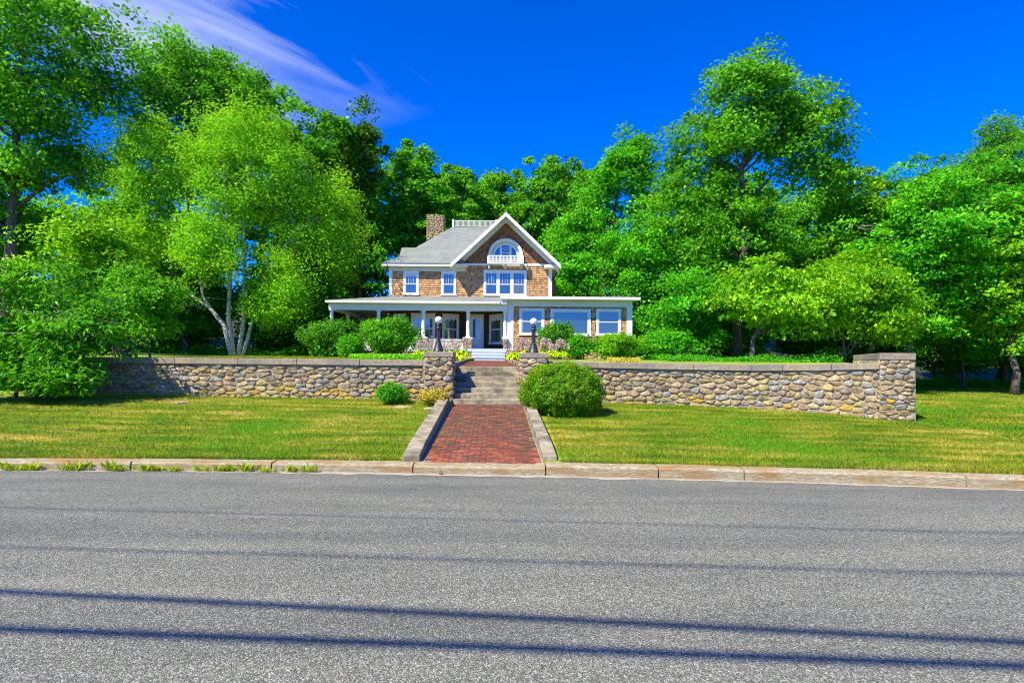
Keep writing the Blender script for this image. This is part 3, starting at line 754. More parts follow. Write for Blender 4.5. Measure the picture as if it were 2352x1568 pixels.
# little dormer on the left roof slope
dm = HB().add([(-8.0, 41, 10.1), (-4.9, 41, 10.1), (-8.05, 39.7, 8.85), (-6.1, 39.7, 8.85), (-8.05, 42.3, 8.85), (-6.1, 42.3, 8.85)], [(0, 2, 3, 1), (0, 1, 5, 4), (2, 0, 4)]).part('dormer_roof', M_roof)
HB().add([(-7.85, 39.9, 8.0), (-7.85, 42.1, 8.0), (-7.85, 42.1, 8.9), (-7.85, 41, 10.0), (-7.85, 39.9, 8.9), (-6, 39.9, 8.0), (-6, 39.9, 8.9)], [(0, 4, 3, 2, 1), (0, 5, 6, 4)]).part('dormer_wall', M_shing)
# widow's walk railing
rail = HB().box(-4.16, -1.1, 39.22, 39.27, 11.60, 11.66).box(-4.16, -1.1, 39.22, 39.27, 11.22, 11.27).box(-4.14, -4.09, 39.3, 41, 11.60, 11.66).box(-4.14, -4.09, 39.3, 41, 11.22, 11.27).part('roof_railing', M_cream)
bm_ = MB().box(-.02, .02, -.018, .018, 0, .335).mesh('baluster', M_cream)
def sub_at(name, me, loc, parent):
    o = bpy.data.objects.new(name, me); link(o, parent); o.location = loc
    o.matrix_parent_inverse = Matrix.Translation(-HO) if parent is house else (parent.matrix_parent_inverse @ parent.matrix_basis).inverted() @ Matrix.Identity(4)
    if parent is not house:
        o.matrix_parent_inverse = Matrix.Identity(4)
    return o
for i in range(34): sub_at('baluster', bm_, (-4.0 + i * .084, 39.245, 11.268), rail)
for x, y in ((-4.13, 39.24), (-1.15, 39.24)):
    HB().box(x - .07, x + .07, y - .07, y + .07, 11.12, 11.72).part('post', M_cream, rail)
    HB().tube([(x, y, 11.72), (x, y, 12.2)], [.014, .005], 5).part('finial_rod', M_brass, rail)
# fieldstone chimney
ch = HB().box(-6.12, -4.97, 40.5, 41.5, 7.5, 12.3).part('chimney', M_mortar)
mb = HB(); rngc = random.Random(3)
lay_stones(None, 1.25, 3.9, lambda u, v, d: (-6.17 + u, 40.5 - d, 8.45 + v), 21, sw=.27, sh=.12, depth=.06, joined=mb, gap=.016)
mb.part('chimney_stones', STONE[1], ch, True)['kind'] = 'stuff'
mb = HB(); lay_stones(None, 1.0, 3.9, lambda u, v, d: (-4.97 + d, 40.5 + u, 8.45 + v), 22, sw=.27, sh=.12, depth=.06, joined=mb, gap=.016)
mb.part('chimney_stones', STONE[4], ch, True)['kind'] = 'stuff'

# ---- windows: built on a local frame (x along the wall, z up, -y outward)
def window(x0, x1, z0, z1, y, bays=1, casing=.12, split=.5, munt=0, glass=None, rz=0.0, pic=False, head=None, low_glass=None, trim=None, cen=None, curtain=False):
    w_, h_ = x1 - x0, z1 - z0; cx = (x0 + x1) / 2
    trim = trim or M_trim; glass = glass or M_glass
    loc = Vector((cx, y, z0)) if cen is None else Vector((*cen, z0))
    hw = w_ / 2; hd = head or casing
    mb = MB().box(-hw, -hw + casing, -.05, 0, 0, h_).box(hw - casing, hw, -.05, 0, 0, h_).box(-hw + casing, hw - casing, -.05, 0, h_ - hd, h_).box(-hw + casing, hw - casing, -.05, 0, 0, casing * .6)
    mb.box(-hw - .04, hw + .04, -.09, -.052, -.03, casing * .45)
    iw = w_ - 2 * casing; mull = .12
    pw = (iw - mull * (bays - 1)) / bays
    for b in range(1, bays):
        xa = -hw + casing + b * pw + (b - 1) * mull; mb.box(xa, xa + mull, -.05, 0, casing * .6, h_ - hd)
    f = mb.build('window', trim); f.location = loc; f.rotation_euler = (0, 0, rz); f.parent = house; f.matrix_parent_inverse = Matrix.Translation(-HO)
    for b in range(bays):
        xa = -hw + casing + b * (pw + mull) + .003; xb = xa + pw - .006; za, zb = casing * .6 + .003, h_ - hd - .003; zm = za + (zb - za) * split; s_ = .045
        segs = [(za, zb, -.028)] if pic else [(za, zm, -.018), (zm - .02, zb, -.034)]
        for k, (p, q, yy) in enumerate(segs):
            MB().box(xa, xa + s_, yy - .012, yy + .012, p, q).box(xb - s_, xb, yy - .012, yy + .012, p, q).box(xa + s_, xb - s_, yy - .012, yy + .012, q - s_, q).box(xa + s_, xb - s_, yy - .012, yy + .012, p, p + s_).build('sash', trim, f)
            g_ = low_glass[b] if (low_glass and k == 0 and low_glass[b]) else glass
            MB().box(xa + s_ - .004, xb - s_ + .004, yy - .004, yy + .004, p + s_ - .004, q - s_ + .004).build('pane', g_, f)
            if munt and k == 1:
                for m in range(1, munt + 1):
                    xm = xa + s_ + (xb - xa - 2 * s_) * m / (munt + 1); MB().box(xm - .008, xm + .008, yy - .014, yy - .005, p + s_, q - s_).build('muntin', trim, f)
            if curtain and k == len(segs) - 1:
                mbc = MB(); n_ = 10; c0, c1 = xa + s_, xb - s_; zq = q - s_; hh = (q - p) * .35
                for m in range(n_):
                    u0, u1 = c0 + (c1 - c0) * m / n_, c0 + (c1 - c0) * (m + 1) / n_; d0 = hh * (.75 + .25 * math.sin(m * 1.9)); d1 = hh * (.75 + .25 * math.sin((m + 1) * 1.9))
                    mbc.add([(u0, yy - .0055, zq - d0), (u1, yy - .0055, zq - d1), (u1, yy - .0055, zq), (u0, yy - .0055, zq)], [(0, 1, 2, 3)])
                mbc.build('curtain', M_curtain, f)
    return f
YW = WY - .012
window(*wins[0], YW, munt=3, split=.47, curtain=True)
window(*wins[1], YW, munt=3, split=.47)
window(*wins[2], YW, bays=3, munt=3, split=.46, head=.16, low_glass=[None, None, M_screen])
# ---- half-round attic window with balconet
cx, cz = ARC[0], ARC[1]
def arc_band(r0, r1, y0, y1, z_low, n=28):
    m = HB(); V = []
    A = [(math.cos(math.pi * i / n), math.sin(math.pi * i / n)) for i in range(n + 1)]
    for c, s in A: V += [(cx + r0 * c, y0, cz + r0 * s), (cx + r1 * c, y0, cz + r1 * s), (cx + r1 * c, y1, cz + r1 * s), (cx + r0 * c, y1, cz + r0 * s)]
    fs = [(4 * i + k, 4 * i + (k + 1) % 4, 4 * i + 4 + (k + 1) % 4, 4 * i + 4 + k) for i in range(n) for k in range(4)]
    m.add(V, fs)
    for s in (-1, 1):
        a, b = sorted((cx + s * r0, cx + s * r1)); m.box(a, b, y0, y1, z_low, cz)
    return m
aw = arc_band(.90, 1.09, WY - .16, WY, 7.97).part('arched_window', M_trim)
def half_disc(r, y, zl, m_, name, parent, xl=None):
    n = 28; pts = [(cx + r * math.cos(math.pi * i / n), cz + r * math.sin(math.pi * i / n)) for i in range(n + 1)]
    V = [(p[0], y, p[1]) for p in pts] + [(cx - r, y, zl), (cx + r, y, zl)]
    return HB().add(V, [tuple(range(n + 3))[::-1]]).part(name, m_, parent)
half_disc(.905, WY - .032, 7.97, M_cream, 'reveal', aw)
arc_band(.70, .80, WY - .075, WY - .034, 8.0).part('frame', M_trim, aw)
half_disc(.71, WY - .045, 8.0, M_glass, 'pane', aw)
for x in (-.30, .30): HB().box(cx + x - .06, cx + x + .06, WY - .085, WY - .047, 8.0, cz + .60).part('mullion', M_trim, aw)
HB().box(cx - .235, cx + .235, WY - .08, WY - .048, cz + .18, cz + .225).part('meeting_rail', M_trim, aw)
for k in range(3):
    for s in (-1, 1): HB().tube([(cx - s * .2, WY - .052, cz + .25 + k * .09), (cx + s * .2, WY - .052, cz + .45 + k * .09)], [.007, .007], 4).part('leading', M_trim, aw)
BY = 35.05
bal = HB().box(cx - 1.12, cx + 1.12, BY - .02, WY - .17, 7.96, 8.07).part('balcony', M_trim, bevel=.01)
HB().box(cx - 1.02, cx + 1.02, BY, BY + .06, 8.44, 8.49).box(cx - 1.02, cx + 1.02, BY, BY + .05, 8.11, 8.15).box(cx - 1.02, cx + 1.02, BY + .01, BY + .045, 8.235, 8.265).part('rail', M_trim, bal)
for x in (-1.07, 1.07):
    HB().box(cx + x - .06, cx + x + .06, BY - .01, BY + .11, 8.072, 8.50).part('post', M_trim, bal)
    HB().box(cx + x - .02, cx + x + .02, BY + .11, WY - .165, 8.44, 8.49).part('side_rail', M_trim, bal)
bm2 = MB().box(-.018, .018, -.015, .015, 0, .29).mesh('baluster', M_trim)
for i in range(24): sub_at('baluster', bm2, (cx - .98 + i * 1.96 / 23, BY + .028, 8.152), bal)
for x in (-1.0, 0, 1.0): HB().box(cx + x - .07, cx + x + .07, WY - .42, WY - .03, 7.72, 7.955).part('bracket', M_cream, bal)

# ---- porch
PX0, PX1 = -10.64, -.30
prf = HB(); e0, e1, zt = 5.36, 5.36, 6.0
prf.add([(PX0, 32.4, 5.36), (-.68, 32.4, 5.36), (-.68, WY, 5.98), (-7.7, WY, 5.98), (PX0, 43.5, 5.36), (-7.7, 43.5, 5.98),
         (PX0, 32.4, 5.30), (-.68, 32.4, 5.30), (-.68, WY, 5.30), (-7.7, WY, 5.30), (PX0, 43.5, 5.30), (-7.7, 43.5, 5.30)],
        [(0, 1, 2, 3), (0, 3, 5, 4), (0, 6, 7, 1), (0, 4, 10, 6), (7, 8, 2, 1), (4, 5, 11, 10), (6, 9, 8, 7), (6, 10, 11, 9)])
prf.part('porch_roof', M_roof)
for q_ in ((PX0 - .03, -.7, 32.36, 32.42, 5.235, 5.355), (PX0 - .04, PX0 + .02, 32.42, 43.5, 5.235, 5.355)): HB().box(*q_).part('porch_fascia', M_trim)
for q_ in ((PX0 + .02, -.3, 32.42, 32.86, 5.22, 5.26), (PX0 + .02, -10.4, 32.86, 43.4, 5.22, 5.26)): HB().box(*q_).part('porch_soffit', M_cream)
for q_ in ((-10.62, -.27, 32.86, 33.14, 4.87, 5.22), (-10.62, -10.36, 33.14, 43.2, 4.87, 5.22)): HB().box(*q_).part('porch_beam', M_trim, bevel=.012)
for q_ in ((-10.36, -.29, 33.15, WY - .01, 5.02, 5.06), (-10.36, -7.74, WY - .01, 43.2, 5.02, 5.06)): HB().box(*q_).part('porch_ceiling', M_ceil)
deck = HB().box(-10.55, -2.33, 32.7, WY - .004, 2.5, 2.68).box(-.35, -.29, 32.7, WY - .004, 2.5, 2.68).box(-2.33, -.35, 32.72, WY - .004, 2.5, 2.68).box(-10.55, -7.74, WY, 43, 2.5, 2.68).part('porch_deck', M_deck)
mb = HB(); lay_stones(None, 8.2, .85, lambda u, v, d: (-10.5 + u, 32.78 - d, 1.7 + v), 31, sw=.3, sh=.15, joined=mb)
sk = HB().box(-10.5, -2.3, 32.78, 33.0, 1.6, 2.5).box(-10.5, -10.2, 33, 43, 1.6, 2.5).part('porch_foundation', M_mortar)
mb.part('foundation_stones', STONE[1], sk, True)['kind'] = 'stuff'
colm = MB().lathe([(.145, 3.32), (.145, 3.37), (.125, 3.39), (.125, 3.42), (.112, 3.44), (.110, 3.9), (.098, 4.5), (.094, 4.66), (.11, 4.68), (.11, 4.70), (.096, 4.72), (.096, 4.77), (.125, 4.80), (.13, 4.82)], 20).mesh('column', M_trim, True)
capm = MB().box(-.15, .15, -.15, .15, 4.822, 4.866).mesh('abacus', M_trim)
def house_put(name, me, loc, parent=house):
    o = bpy.data.objects.new(name, me); link(o, parent); o.location = loc
    o.matrix_parent_inverse = Matrix.Translation(-HO) if parent is house else Matrix.Identity(4)
    return o
COLS = [(-10.48, 33.0), (-7.76, 33.0), (-5.16, 33.0), (-2.565, 33.0), (-.42, 33.0)] + [(-10.48, 36.3), (-10.48, 39.6)]
for i, (x, y) in enumerate(COLS):
    c = house_put('column', colm, (x, y, 0)); house_put('abacus', capm, (0, 0, 0), c)
    hw = .25 if i != 4 else .13
    p = HB().box(x - hw + .03, x + hw - .03, y - .23, y + .24, 1.7, 3.23).part('column_pier', M_mortar)
    HB().box(x - hw - .03, x + hw + .03, y - .29, y + .29, 3.232, 3.318).part('pier_cap', M_trim, p, bevel=.01)
    mb = HB()
    lay_stones(None, hw * 2, 1.25, lambda u, v, d: (x - hw + u, y - .23 - d, 1.96 + v), 40 + i, sw=.22, sh=.13, depth=.04, joined=mb, gap=.016)
    lay_stones(None, .46, 1.25, lambda u, v, d: (x + hw - .03 + d * .7, y - .23 + u, 1.96 + v), 60 + i, sw=.22, sh=.13, depth=.04, joined=mb, gap=.016)
    mb.part('pier_stones', STONE[1], p, True)['kind'] = 'stuff'
for a, b in ((-4.9, -2.84), (-7.5, -5.42), (-10.2, -8.02)):
    k = HB().box(a, b, 32.92, 33.08, 2.685, 3.14).part('knee_wall', M_trim); HB().box(a, b, 32.86, 33.14, 3.145, 3.21).part('knee_wall_cap', M_trim, k)
# entry steps
st = HB().box(-2.28, -.40, 32.15, 32.7, 1.6, 2.15).part('entry_steps', M_core)
for k in range(4):
    z1 = 1.985 + .174 * (k + 1); y0 = 31.65 + .35 * k
    HB().box(-2.30, -.38, y0 + .03, y0 + .05, z1 - .172, z1 - .032).part('riser', M_deck, st)
    HB().box(-2.31, -.37, y0, y0 + .36, z1 - .03, z1).part('tread', M_deck, st)
mb = HB(); cp = HB().box(-.34, .02, 31.9, 32.9, 1.6, 2.62).part('step_buttress', M_mortar)
lay_stones(None, .36, .9, lambda u, v, d: (-.34 + u, 31.9 - d, 1.75 + v), 77, sw=.24, sh=.14, depth=.04, joined=mb, gap=.016)
mb.part('buttress_stones', STONE[4], cp, True)['kind'] = 'stuff'
# porch wall: two canted bays and the door between them
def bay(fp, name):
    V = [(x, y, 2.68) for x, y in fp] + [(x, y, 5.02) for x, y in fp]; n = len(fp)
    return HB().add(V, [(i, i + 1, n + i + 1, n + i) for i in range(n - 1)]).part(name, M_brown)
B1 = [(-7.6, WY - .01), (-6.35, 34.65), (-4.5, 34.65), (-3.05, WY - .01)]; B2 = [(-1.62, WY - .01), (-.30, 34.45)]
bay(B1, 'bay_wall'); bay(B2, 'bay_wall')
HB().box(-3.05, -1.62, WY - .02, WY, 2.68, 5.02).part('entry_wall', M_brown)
def bay_window(p, q, t0, t1, z0, z1, **k):
    a, b = Vector(p), Vector(q); d = b - a; m = a + d * (t0 + t1) / 2; wd = d.length * (t1 - t0); nn = Vector((d.y, -d.x)).normalized()
    m = m + nn * .008
    return window(-wd / 2, wd / 2, z0, z1, 0, rz=math.atan2(d.y, d.x), cen=(m.x, m.y), trim=M_cream, glass=M_glass_dim, curtain=True, **k)
bay_window(B1[0], B1[1], .2, .9, 3.05, 4.85); bay_window(B1[1], B1[2], .1, .9, 3.05, 4.86, pic=False, low_glass=[M_glass]); bay_window(B1[2], B1[3], .14, .80, 3.03, 4.86)
bay_window(B2[0], B2[1], .16, .80, 3.03, 4.86)
dr = HB().box(-2.70, -2.58, WY - .07, WY - .021, 2.69, 4.78).box(-1.90, -1.78, WY - .07, WY - .021, 2.69, 4.78).box(-2.70, -1.78, WY - .07, WY - .021, 4.783, 4.90).part('door', M_cream)
HB().box(-2.575, -1.905, WY - .05, WY - .022, 2.69, 4.778).part('door_leaf', M_trim, dr)
V = [(-2.47, 3.45), (-2.01, 3.45), (-2.01, 4.45)] + [(-2.24 + .23 * math.cos(math.pi * i / 10), 4.45 + .16 * math.sin(math.pi * i / 10)) for i in range(1, 10)] + [(-2.47, 4.45)]
HB().prism_y(V, WY - .058, WY - .051).part('door_pane', M_glass, dr)
HB().box(-2.45, -2.03, WY - .062, WY - .051, 2.85, 3.3).part('door_panel', M_trim, dr)
HB().lathe([(.012, 0), (.03, .01), (.03, .03), (.008, .05)], 10).part('door_knob', M_brass, dr).location = (-1.955, WY - .075, 3.5)

HB().box(-.67, -.30, 32.45, 33.1, 5.262, 5.49).part('eave_block', M_trim)
# ---- sunroom wing
HB().box(-.27, 6.92, GY + .003, 39.4, 1.6, 5.5).part('sunroom_wall', M_core)
sw_ = [(.40, 1.86, 3.50, 5.05), (2.20, 4.55, 3.48, 5.02), (4.85, 6.30, 3.50, 5.04)]
add_shingles('sunroom_shingles', M_shing, .07, 6.62, 2.45, 5.15, GY, sw_, 8)
side_shingles('sunroom_side_shingles', M_shing, 6.92, GY + .1, 39.3, 2.45, 5.15, 9, 1)
for a, b in ((-.29, .07), (6.62, 6.95)): HB().box(a, b, GY - .055, GY + .25, 2.42, 5.15).part('corner_board', M_trim)
HB().box(-.29, 6.95, GY - .06, GY + .01, 5.153, 5.49).part('sunroom_frieze', M_trim)
HB().box(-.31, 6.97, GY - .075, GY - .02, 5.2, 5.235).part('frieze_bead', M_trim)
window(*sw_[0], GY - .012, casing=.13, split=.52); window(*sw_[1], GY - .012, casing=.15, pic=True); window(*sw_[2], GY - .012, casing=.13, split=.52)
HB().box(-.70, 7.27, 32.34, 39.8, 5.645, 5.67).part('sunroom_roof', M_roof)
for q_ in ((-.70, 7.27, 32.3, 32.36, 5.50, 5.643), (-.70, -.64, 32.36, WY - .3, 5.50, 5.643), (7.21, 7.27, 32.36, 39.8, 5.50, 5.643)): HB().box(*q_).part('sunroom_fascia', M_trim)
HB().box(-.64, 7.21, 32.36, 39.8, 5.492, 5.53).part('sunroom_soffit', M_cream)
mb = HB(); lay_stones(None, 7.2, .6, lambda u, v, d: (-.27 + u, GY - .03 - d, 1.85 + v), 52, sw=.3, sh=.15, joined=mb)
fd = HB().box(-.27, 6.92, GY - .03, GY + .1, 1.6, 2.44).part('sunroom_foundation', M_mortar); mb.part('foundation_stones', STONE[1], fd, True)['kind'] = 'stuff'

# ------------------------------------------------------------------ trees and shrubs
def crown_points(rng, blobs, ncl, per, cr, flat, outer=.6, lump=16, droop=.25, spray=.04):
    """leaf positions: blobs = [(centre, radii, weight)]; clumps of leaves spread through lumpy ellipsoids"""
    P, N, T = [], [], []; C_all = []
    W = np.array([b[2] for b in blobs], float); W /= W.sum()
    for (c, r, _), wt in zip(blobs, W):
        c = np.array(c, float); r = np.array(r, float); m = max(4, int(ncl * wt))
        D = norm(rng.normal(size=(lump, 3))); D[:, 2] = D[:, 2] * .9 + .12; D = norm(D)
        lc = c + D * r * rng.uniform(.48, .84, (lump, 1)); lr = r * rng.uniform(.20, .40, (lump, 1)) * np.array([1.15, 1.15, .85])
        lc = np.vstack([lc, c[None]]); lr = np.vstack([lr, (r * .70)[None]])
        k = rng.integers(0, lump + 1, m); k = np.where(rng.random(m) < .28, lump, k)
        d = norm(rng.normal(size=(m, 3))); d[:, 2] += .15; q = rng.random((m, 1)) ** (1 / 3) * (1 - outer) + outer
        CC = lc[k] + d * lr[k] * q
        ns = int(m * spray); ds = norm(rng.normal(size=(ns, 3)) + np.array([0, 0, .3])); CC[:ns] = c + ds * r * rng.uniform(.90, 1.03, (ns, 1)); C_all.append(CC)
        n = m * per
        cc = np.repeat(CC, per, axis=0); rad = np.repeat(rng.uniform(.6, 1.35, (m, 1)), per, axis=0) * cr
        off = rng.normal(size=(n, 3)) * .55; off *= np.minimum(1, 1.25 / (np.linalg.norm(off, axis=1, keepdims=True) + 1e-6))
        hr = np.hypot(off[:, 0], off[:, 1])
        off[:, 2] = off[:, 2] * flat - droop * hr ** 1.5
        P.append(cc + off * rad)
        out = norm((cc - c) / r)
        N.append(norm(out * .45 + np.array([0, 0, .55]) + rng.normal(size=(n, 3)) * .55))
        T.append(np.clip(np.repeat(rng.normal(.45, .22, m), per) + rng.normal(0, .24, n), 0, 1))
    return np.concatenate(P), np.concatenate(N), np.concatenate(T), np.concatenate(C_all)
def limb(mb, a, b, r0, r1, rng, sides=5, sag=.12):
    a, b = Vector(a), Vector(b); d = b - a; pts = []; rad = []
    k = 5
    for i in range(k + 1):
        t = i / k; p = a + d * t; p.z += math.sin(math.pi * t) * d.length * sag; p += Vector(rng.normal(size=3)) * d.length * .025 * (0 < i < k)
        pts.append(p); rad.append(r0 + (r1 - r0) * t)
    mb.tube(pts, rad, sides)
def tree(label, kind, px0, px1, py0, py1, Y, tx=None, seed=1, base=None, leaf=.22, dens=1.0, cr=.8, flat=.5, thick=None, name='broadleaf_tree', cat='tree', blobs=None, depth=.8, bare=0, group=None, lump=18, aspect=.62, lean=0.0, lo=None):
    rng = np.random.default_rng(seed * 977 + 5)
    a, b = at(px0, py1, Y), at(px1, py0, Y)
    W, H = b.x - a.x, b.z - a.z
    cxx, czz = (a.x + b.x) / 2, (a.z + b.z) / 2
    tX = cxx if tx is None else at(tx, 800, Y).x
    bz = (yard_z(tX, Y) if tX < yard_edge(Y) else .45) if base is None else base
    if tX >= yard_edge(Y) and base is None: bz = lawn_z(tX, Y)
    root = empty(name, (tX, Y, bz - .05), label, cat, group)
    O = np.array([tX, Y, bz - .05])
    area = W * H
    if blobs is None: bl = [((cxx, Y, czz), (W / 2 * .93, W / 2 * depth, H / 2 * .95), 1)]
    else:
        bl = []
        for (x0, x1, y0, y1, dY, wt) in blobs:
            p, q = at(x0, y1, Y + dY), at(x1, y0, Y + dY); bl.append((((p.x + q.x) / 2, Y + dY, (p.z + q.z) / 2), ((q.x - p.x) / 2, (q.x - p.x) / 2 * depth, (q.z - p.z) / 2), wt))
    per = 90
    n_leaf = dens * area * 4.2 / (leaf * leaf * aspect * .3)
    n_leaf *= .30 if (kind == 'shade' or Y >= 43) else .64
    if kind == 'shade' or Y >= 43: leaf *= 1.42
    ncl = max(20, int(n_leaf / per))
    P, N, T, CC = crown_points(rng, bl, ncl, per, cr, flat, lump=lump)
    keep = P[:, 2] > bz + .05
    P, N, T = P[keep], N[keep], T[keep]
    sz = leaf * rng.uniform(.65, 1.3, len(P))
    me = quad_mesh('crown', leaf_quads(P - O, N, sz, sz * aspect, rng), GREEN[kind], T)
    put('crown', me, root)
    mb = MB(); r0 = thick or max(.12, H * .018)
    top = czz + H * .30; pts = []; rad = []
    wob = rng.normal(size=(8, 2)) * .12
    for i in range(8):
        t = i / 7; z = bz - .2 + (top - bz + .2) * t
        x = tX + (cxx - tX) * t ** 1.3 * .8; pts.append((x + wob[i, 0] * (t > 0) * (1 + H * .03) - O[0], Y + wob[i, 1] * (t > 0) - O[1], z - O[2])); rad.append(r0 * (1.35 if i == 0 else 1 - .8 * t))
    mb.tube(pts, rad, 9)
    nb = min(34, max(12, int(ncl / 14))); idx = rng.choice(len(CC), min(nb, len(CC)), replace=False)
    for k in idx:
        c = CC[k]; hz = min(max(bz + (top - bz) * .3, c[2] - abs(c[0] - tX) * .55 - H * .05), top - .3)
        t = (hz - bz) / (top - bz); i = min(6, max(0, int(t * 7))); q = Vector(pts[i]).lerp(Vector(pts[i + 1]), max(0, min(1, t * 7 - i)))
        limb(mb, q, c - O, r0 * .42 * (1 - .6 * t), .02, rng, 5)
    mb.build('trunk', M_bark, root, True)
    if bare:
        tw = MB()
        for k in range(bare):
            c = Vector(CC[rng.integers(len(CC))]) - Vector(O); c.y = (Y - W * .3) - O[1]
            for m in range(3):
                d = Vector((rng.normal() * 1.2, -abs(rng.normal()) * .4, rng.normal() * .5)); limb(tw, c, c + d, .022, .006, rng, 4, .05)
        tw.build('dead_branches', M_twig, root)['kind'] = 'stuff'
    return root
G1 = 'woodland trees behind the house'
tree('giant dark oak at the left edge, its crown cut off by the frame', 'oak', -170, 288, -75, 330, 32, tx=12, seed=1, leaf=.24, thick=.38, dens=1.4, name='oak_tree', group=G1, blobs=[(-170, 290, -80, 300, 0, 5), (-160, 250, 200, 470, .5, 3), (-120, 120, 420, 640, 1, 1.2)], cr=1.0)
tree('tall maple with a rounded top beside the giant oak, upper left', 'maple', 262, 610, 75, 480, 39, tx=430, seed=2, leaf=.22, name='maple_tree', group=G1, cr=1.0)
tree('dark broad tree stepping down behind the birch crown', 'oak', 480, 800, 165, 620, 43, tx=650, seed=3, leaf=.22, name='oak_tree', group=G1)
tree('slim dark pine tip poking above the left trees near the cloud', 'pine', 558, 632, 132, 420, 46, tx=595, seed=4, leaf=.27, aspect=.35, name='pine_tree', group=G1, cr=.7)
tree('tall pine with upswept boughs left of the chimney skyline', 'pine', 765, 880, 222, 640, 45, tx=825, seed=5, leaf=.27, aspect=.4, name='pine_tree', group=G1, cr=.8)
tree('dense green maple above the chimney side of the roof', 'maple', 840, 1030, 270, 690, 49, tx=925, seed=6, leaf=.27, name='maple_tree', group=G1)
tree('dark tree filling in between the pine and the house', 'shade', 690, 925, 390, 810, 46, tx=797, seed=7, leaf=.22, name='understorey_tree', group=G1, thick=.2)
tree('shaded understorey tree behind the left end of the wall', 'shade', -60, 260, 430, 830, 39, tx=95, seed=8, leaf=.22, name='understorey_tree', group=G1, dens=.8)
tree('shaded understorey tree behind the birch stems', 'shade', 240, 560, 480, 830, 42, tx=452, seed=9, leaf=.22, name='understorey_tree', group=G1, dens=.9, thick=.2)
tree('shaded understorey tree between the birch and the porch', 'shade', 530, 790, 500, 830, 41, tx=660, seed=10, leaf=.22, name='understorey_tree', group=G1)
tree('woodland tree on the skyline just right of the chimney', 'maple', 970, 1150, 345, 720, 55, tx=1060, seed=11, leaf=.27, name='woodland_tree', group=G1)
tree('lighter woodland tree on the skyline above the gable', 'ash', 1060, 1240, 360, 700, 58, tx=1150, seed=12, leaf=.27, name='woodland_tree', group=G1)
tree('woodland tree on the skyline right of the gable peak', 'oak', 1175, 1360, 352, 700, 56, tx=1265, seed=13, leaf=.27, name='woodland_tree', group=G1)
tree('rear woodland tree seen low between roof railing and chimney', 'shade', 900, 1110, 430, 760, 51, tx=1000, seed=14, leaf=.27, name='woodland_tree', group=G1)
tree('rear woodland tree seen just right of the gable', 'shade', 1200, 1420, 450, 800, 50, tx=1390, seed=15, leaf=.27, name='woodland_tree', group=G1)
tree('bright green tree with a jagged top left of the tall ash', 'bright', 1322, 1535, 283, 760, 40, tx=1382, seed=16, leaf=.225, name='maple_tree', group=G1, lump=13)
tree('bright leafy tree touching the right eave of the house', 'bright', 1255, 1430, 440, 790, 42, tx=1345, seed=17, leaf=.225, name='maple_tree', group=G1)
tree('tallest tree on the right with an open airy crown and pale trunk', 'ash', 1500, 1965, 128, 560, 33, tx=1690, seed=18, leaf=.22, name='ash_tree', group=G1, thick=.30, lump=24, cr=.85, dens=1.15,
     blobs=[(1560, 1905, 125, 420, 0, 4), (1505, 1700, 270, 560, .5, 2), (1740, 1968, 220, 470, 0, 1.8), (1560, 1850, 430, 680, 0, 2.4)])
tree('leafy tree behind the sunroom roof', 'bright', 1380, 1600, 470, 850, 38, tx=1490, seed=19, leaf=.22, name='maple_tree', group=G1)
tree('mid-height tree under the tall ash', 'maple', 1540, 1830, 440, 850, 37, tx=1700, seed=20, leaf=.225, name='maple_tree', group=G1)
tree('low spreading yellow-green maple in front of the thick trunk behind the right wall', 'lime', 1590, 1965, 585, 800, 28, tx=1728, seed=21, leaf=.22, name='maple_tree', group=G1, thick=.14, flat=.3, lump=22)
tree('maple with a flat sunlit top and dead twigs right of the tall ash', 'lime', 1840, 2190, 365, 800, 34, tx=2005, seed=22, leaf=.22, name='maple_tree', group=G1, flat=.32, bare=9, lump=22)
tree('large maple standing behind the end pillar of the wall', 'bright', 1955, 2370, 325, 825, 31.5, tx=2082, seed=23, leaf=.22, name='maple_tree', group=G1, flat=.35, thick=.24, lump=24)
tree('yellowing maple leaning in at the right edge of the picture', 'lime', 2195, 2500, 420, 860, 30, tx=2330, seed=24, leaf=.23, name='maple_tree', group=G1, flat=.33, lump=22)
tree('feathery locust with ragged upright sprays at the upper right corner', 'ash', 2185, 2440, 262, 600, 40, tx=2310, seed=25, leaf=.20, aspect=.4, name='locust_tree', group=G1, dens=.9, cr=.7, lump=24)
tree('shaded understorey tree beyond the lawn at the far right', 'shade', 2095, 2420, 640, 885, 40, tx=2200, seed=26, leaf=.225, name='understorey_tree', group=G1)
tree('shaded understorey tree behind the right wall near the end pillar', 'shade', 1770, 2110, 600, 850, 41, tx=1900, seed=27, leaf=.225, name='understorey_tree', group=G1)
tree('shaded understorey tree right of the sunroom', 'shade', 1440, 1720, 620, 850, 39, tx=1560, seed=28, leaf=.225, name='understorey_tree', group=G1)
tree('tall back tree filling the gap left of the locust', 'maple', 2060, 2300, 350, 700, 42, tx=2150, seed=29, leaf=.22, name='woodland_tree', group=G1)
tree('pale young maple between the oak and the birch', 'lime', 65, 345, 465, 800, 29, tx=240, seed=30, leaf=.22, name='maple_tree', group=G1, flat=.35, thick=.10)
tree('leafy tree hanging behind the left shrubs at the frame edge', 'shade', -220, 90, 380, 860, 35, tx=-30, seed=31, leaf=.22, name='understorey_tree', group=G1)


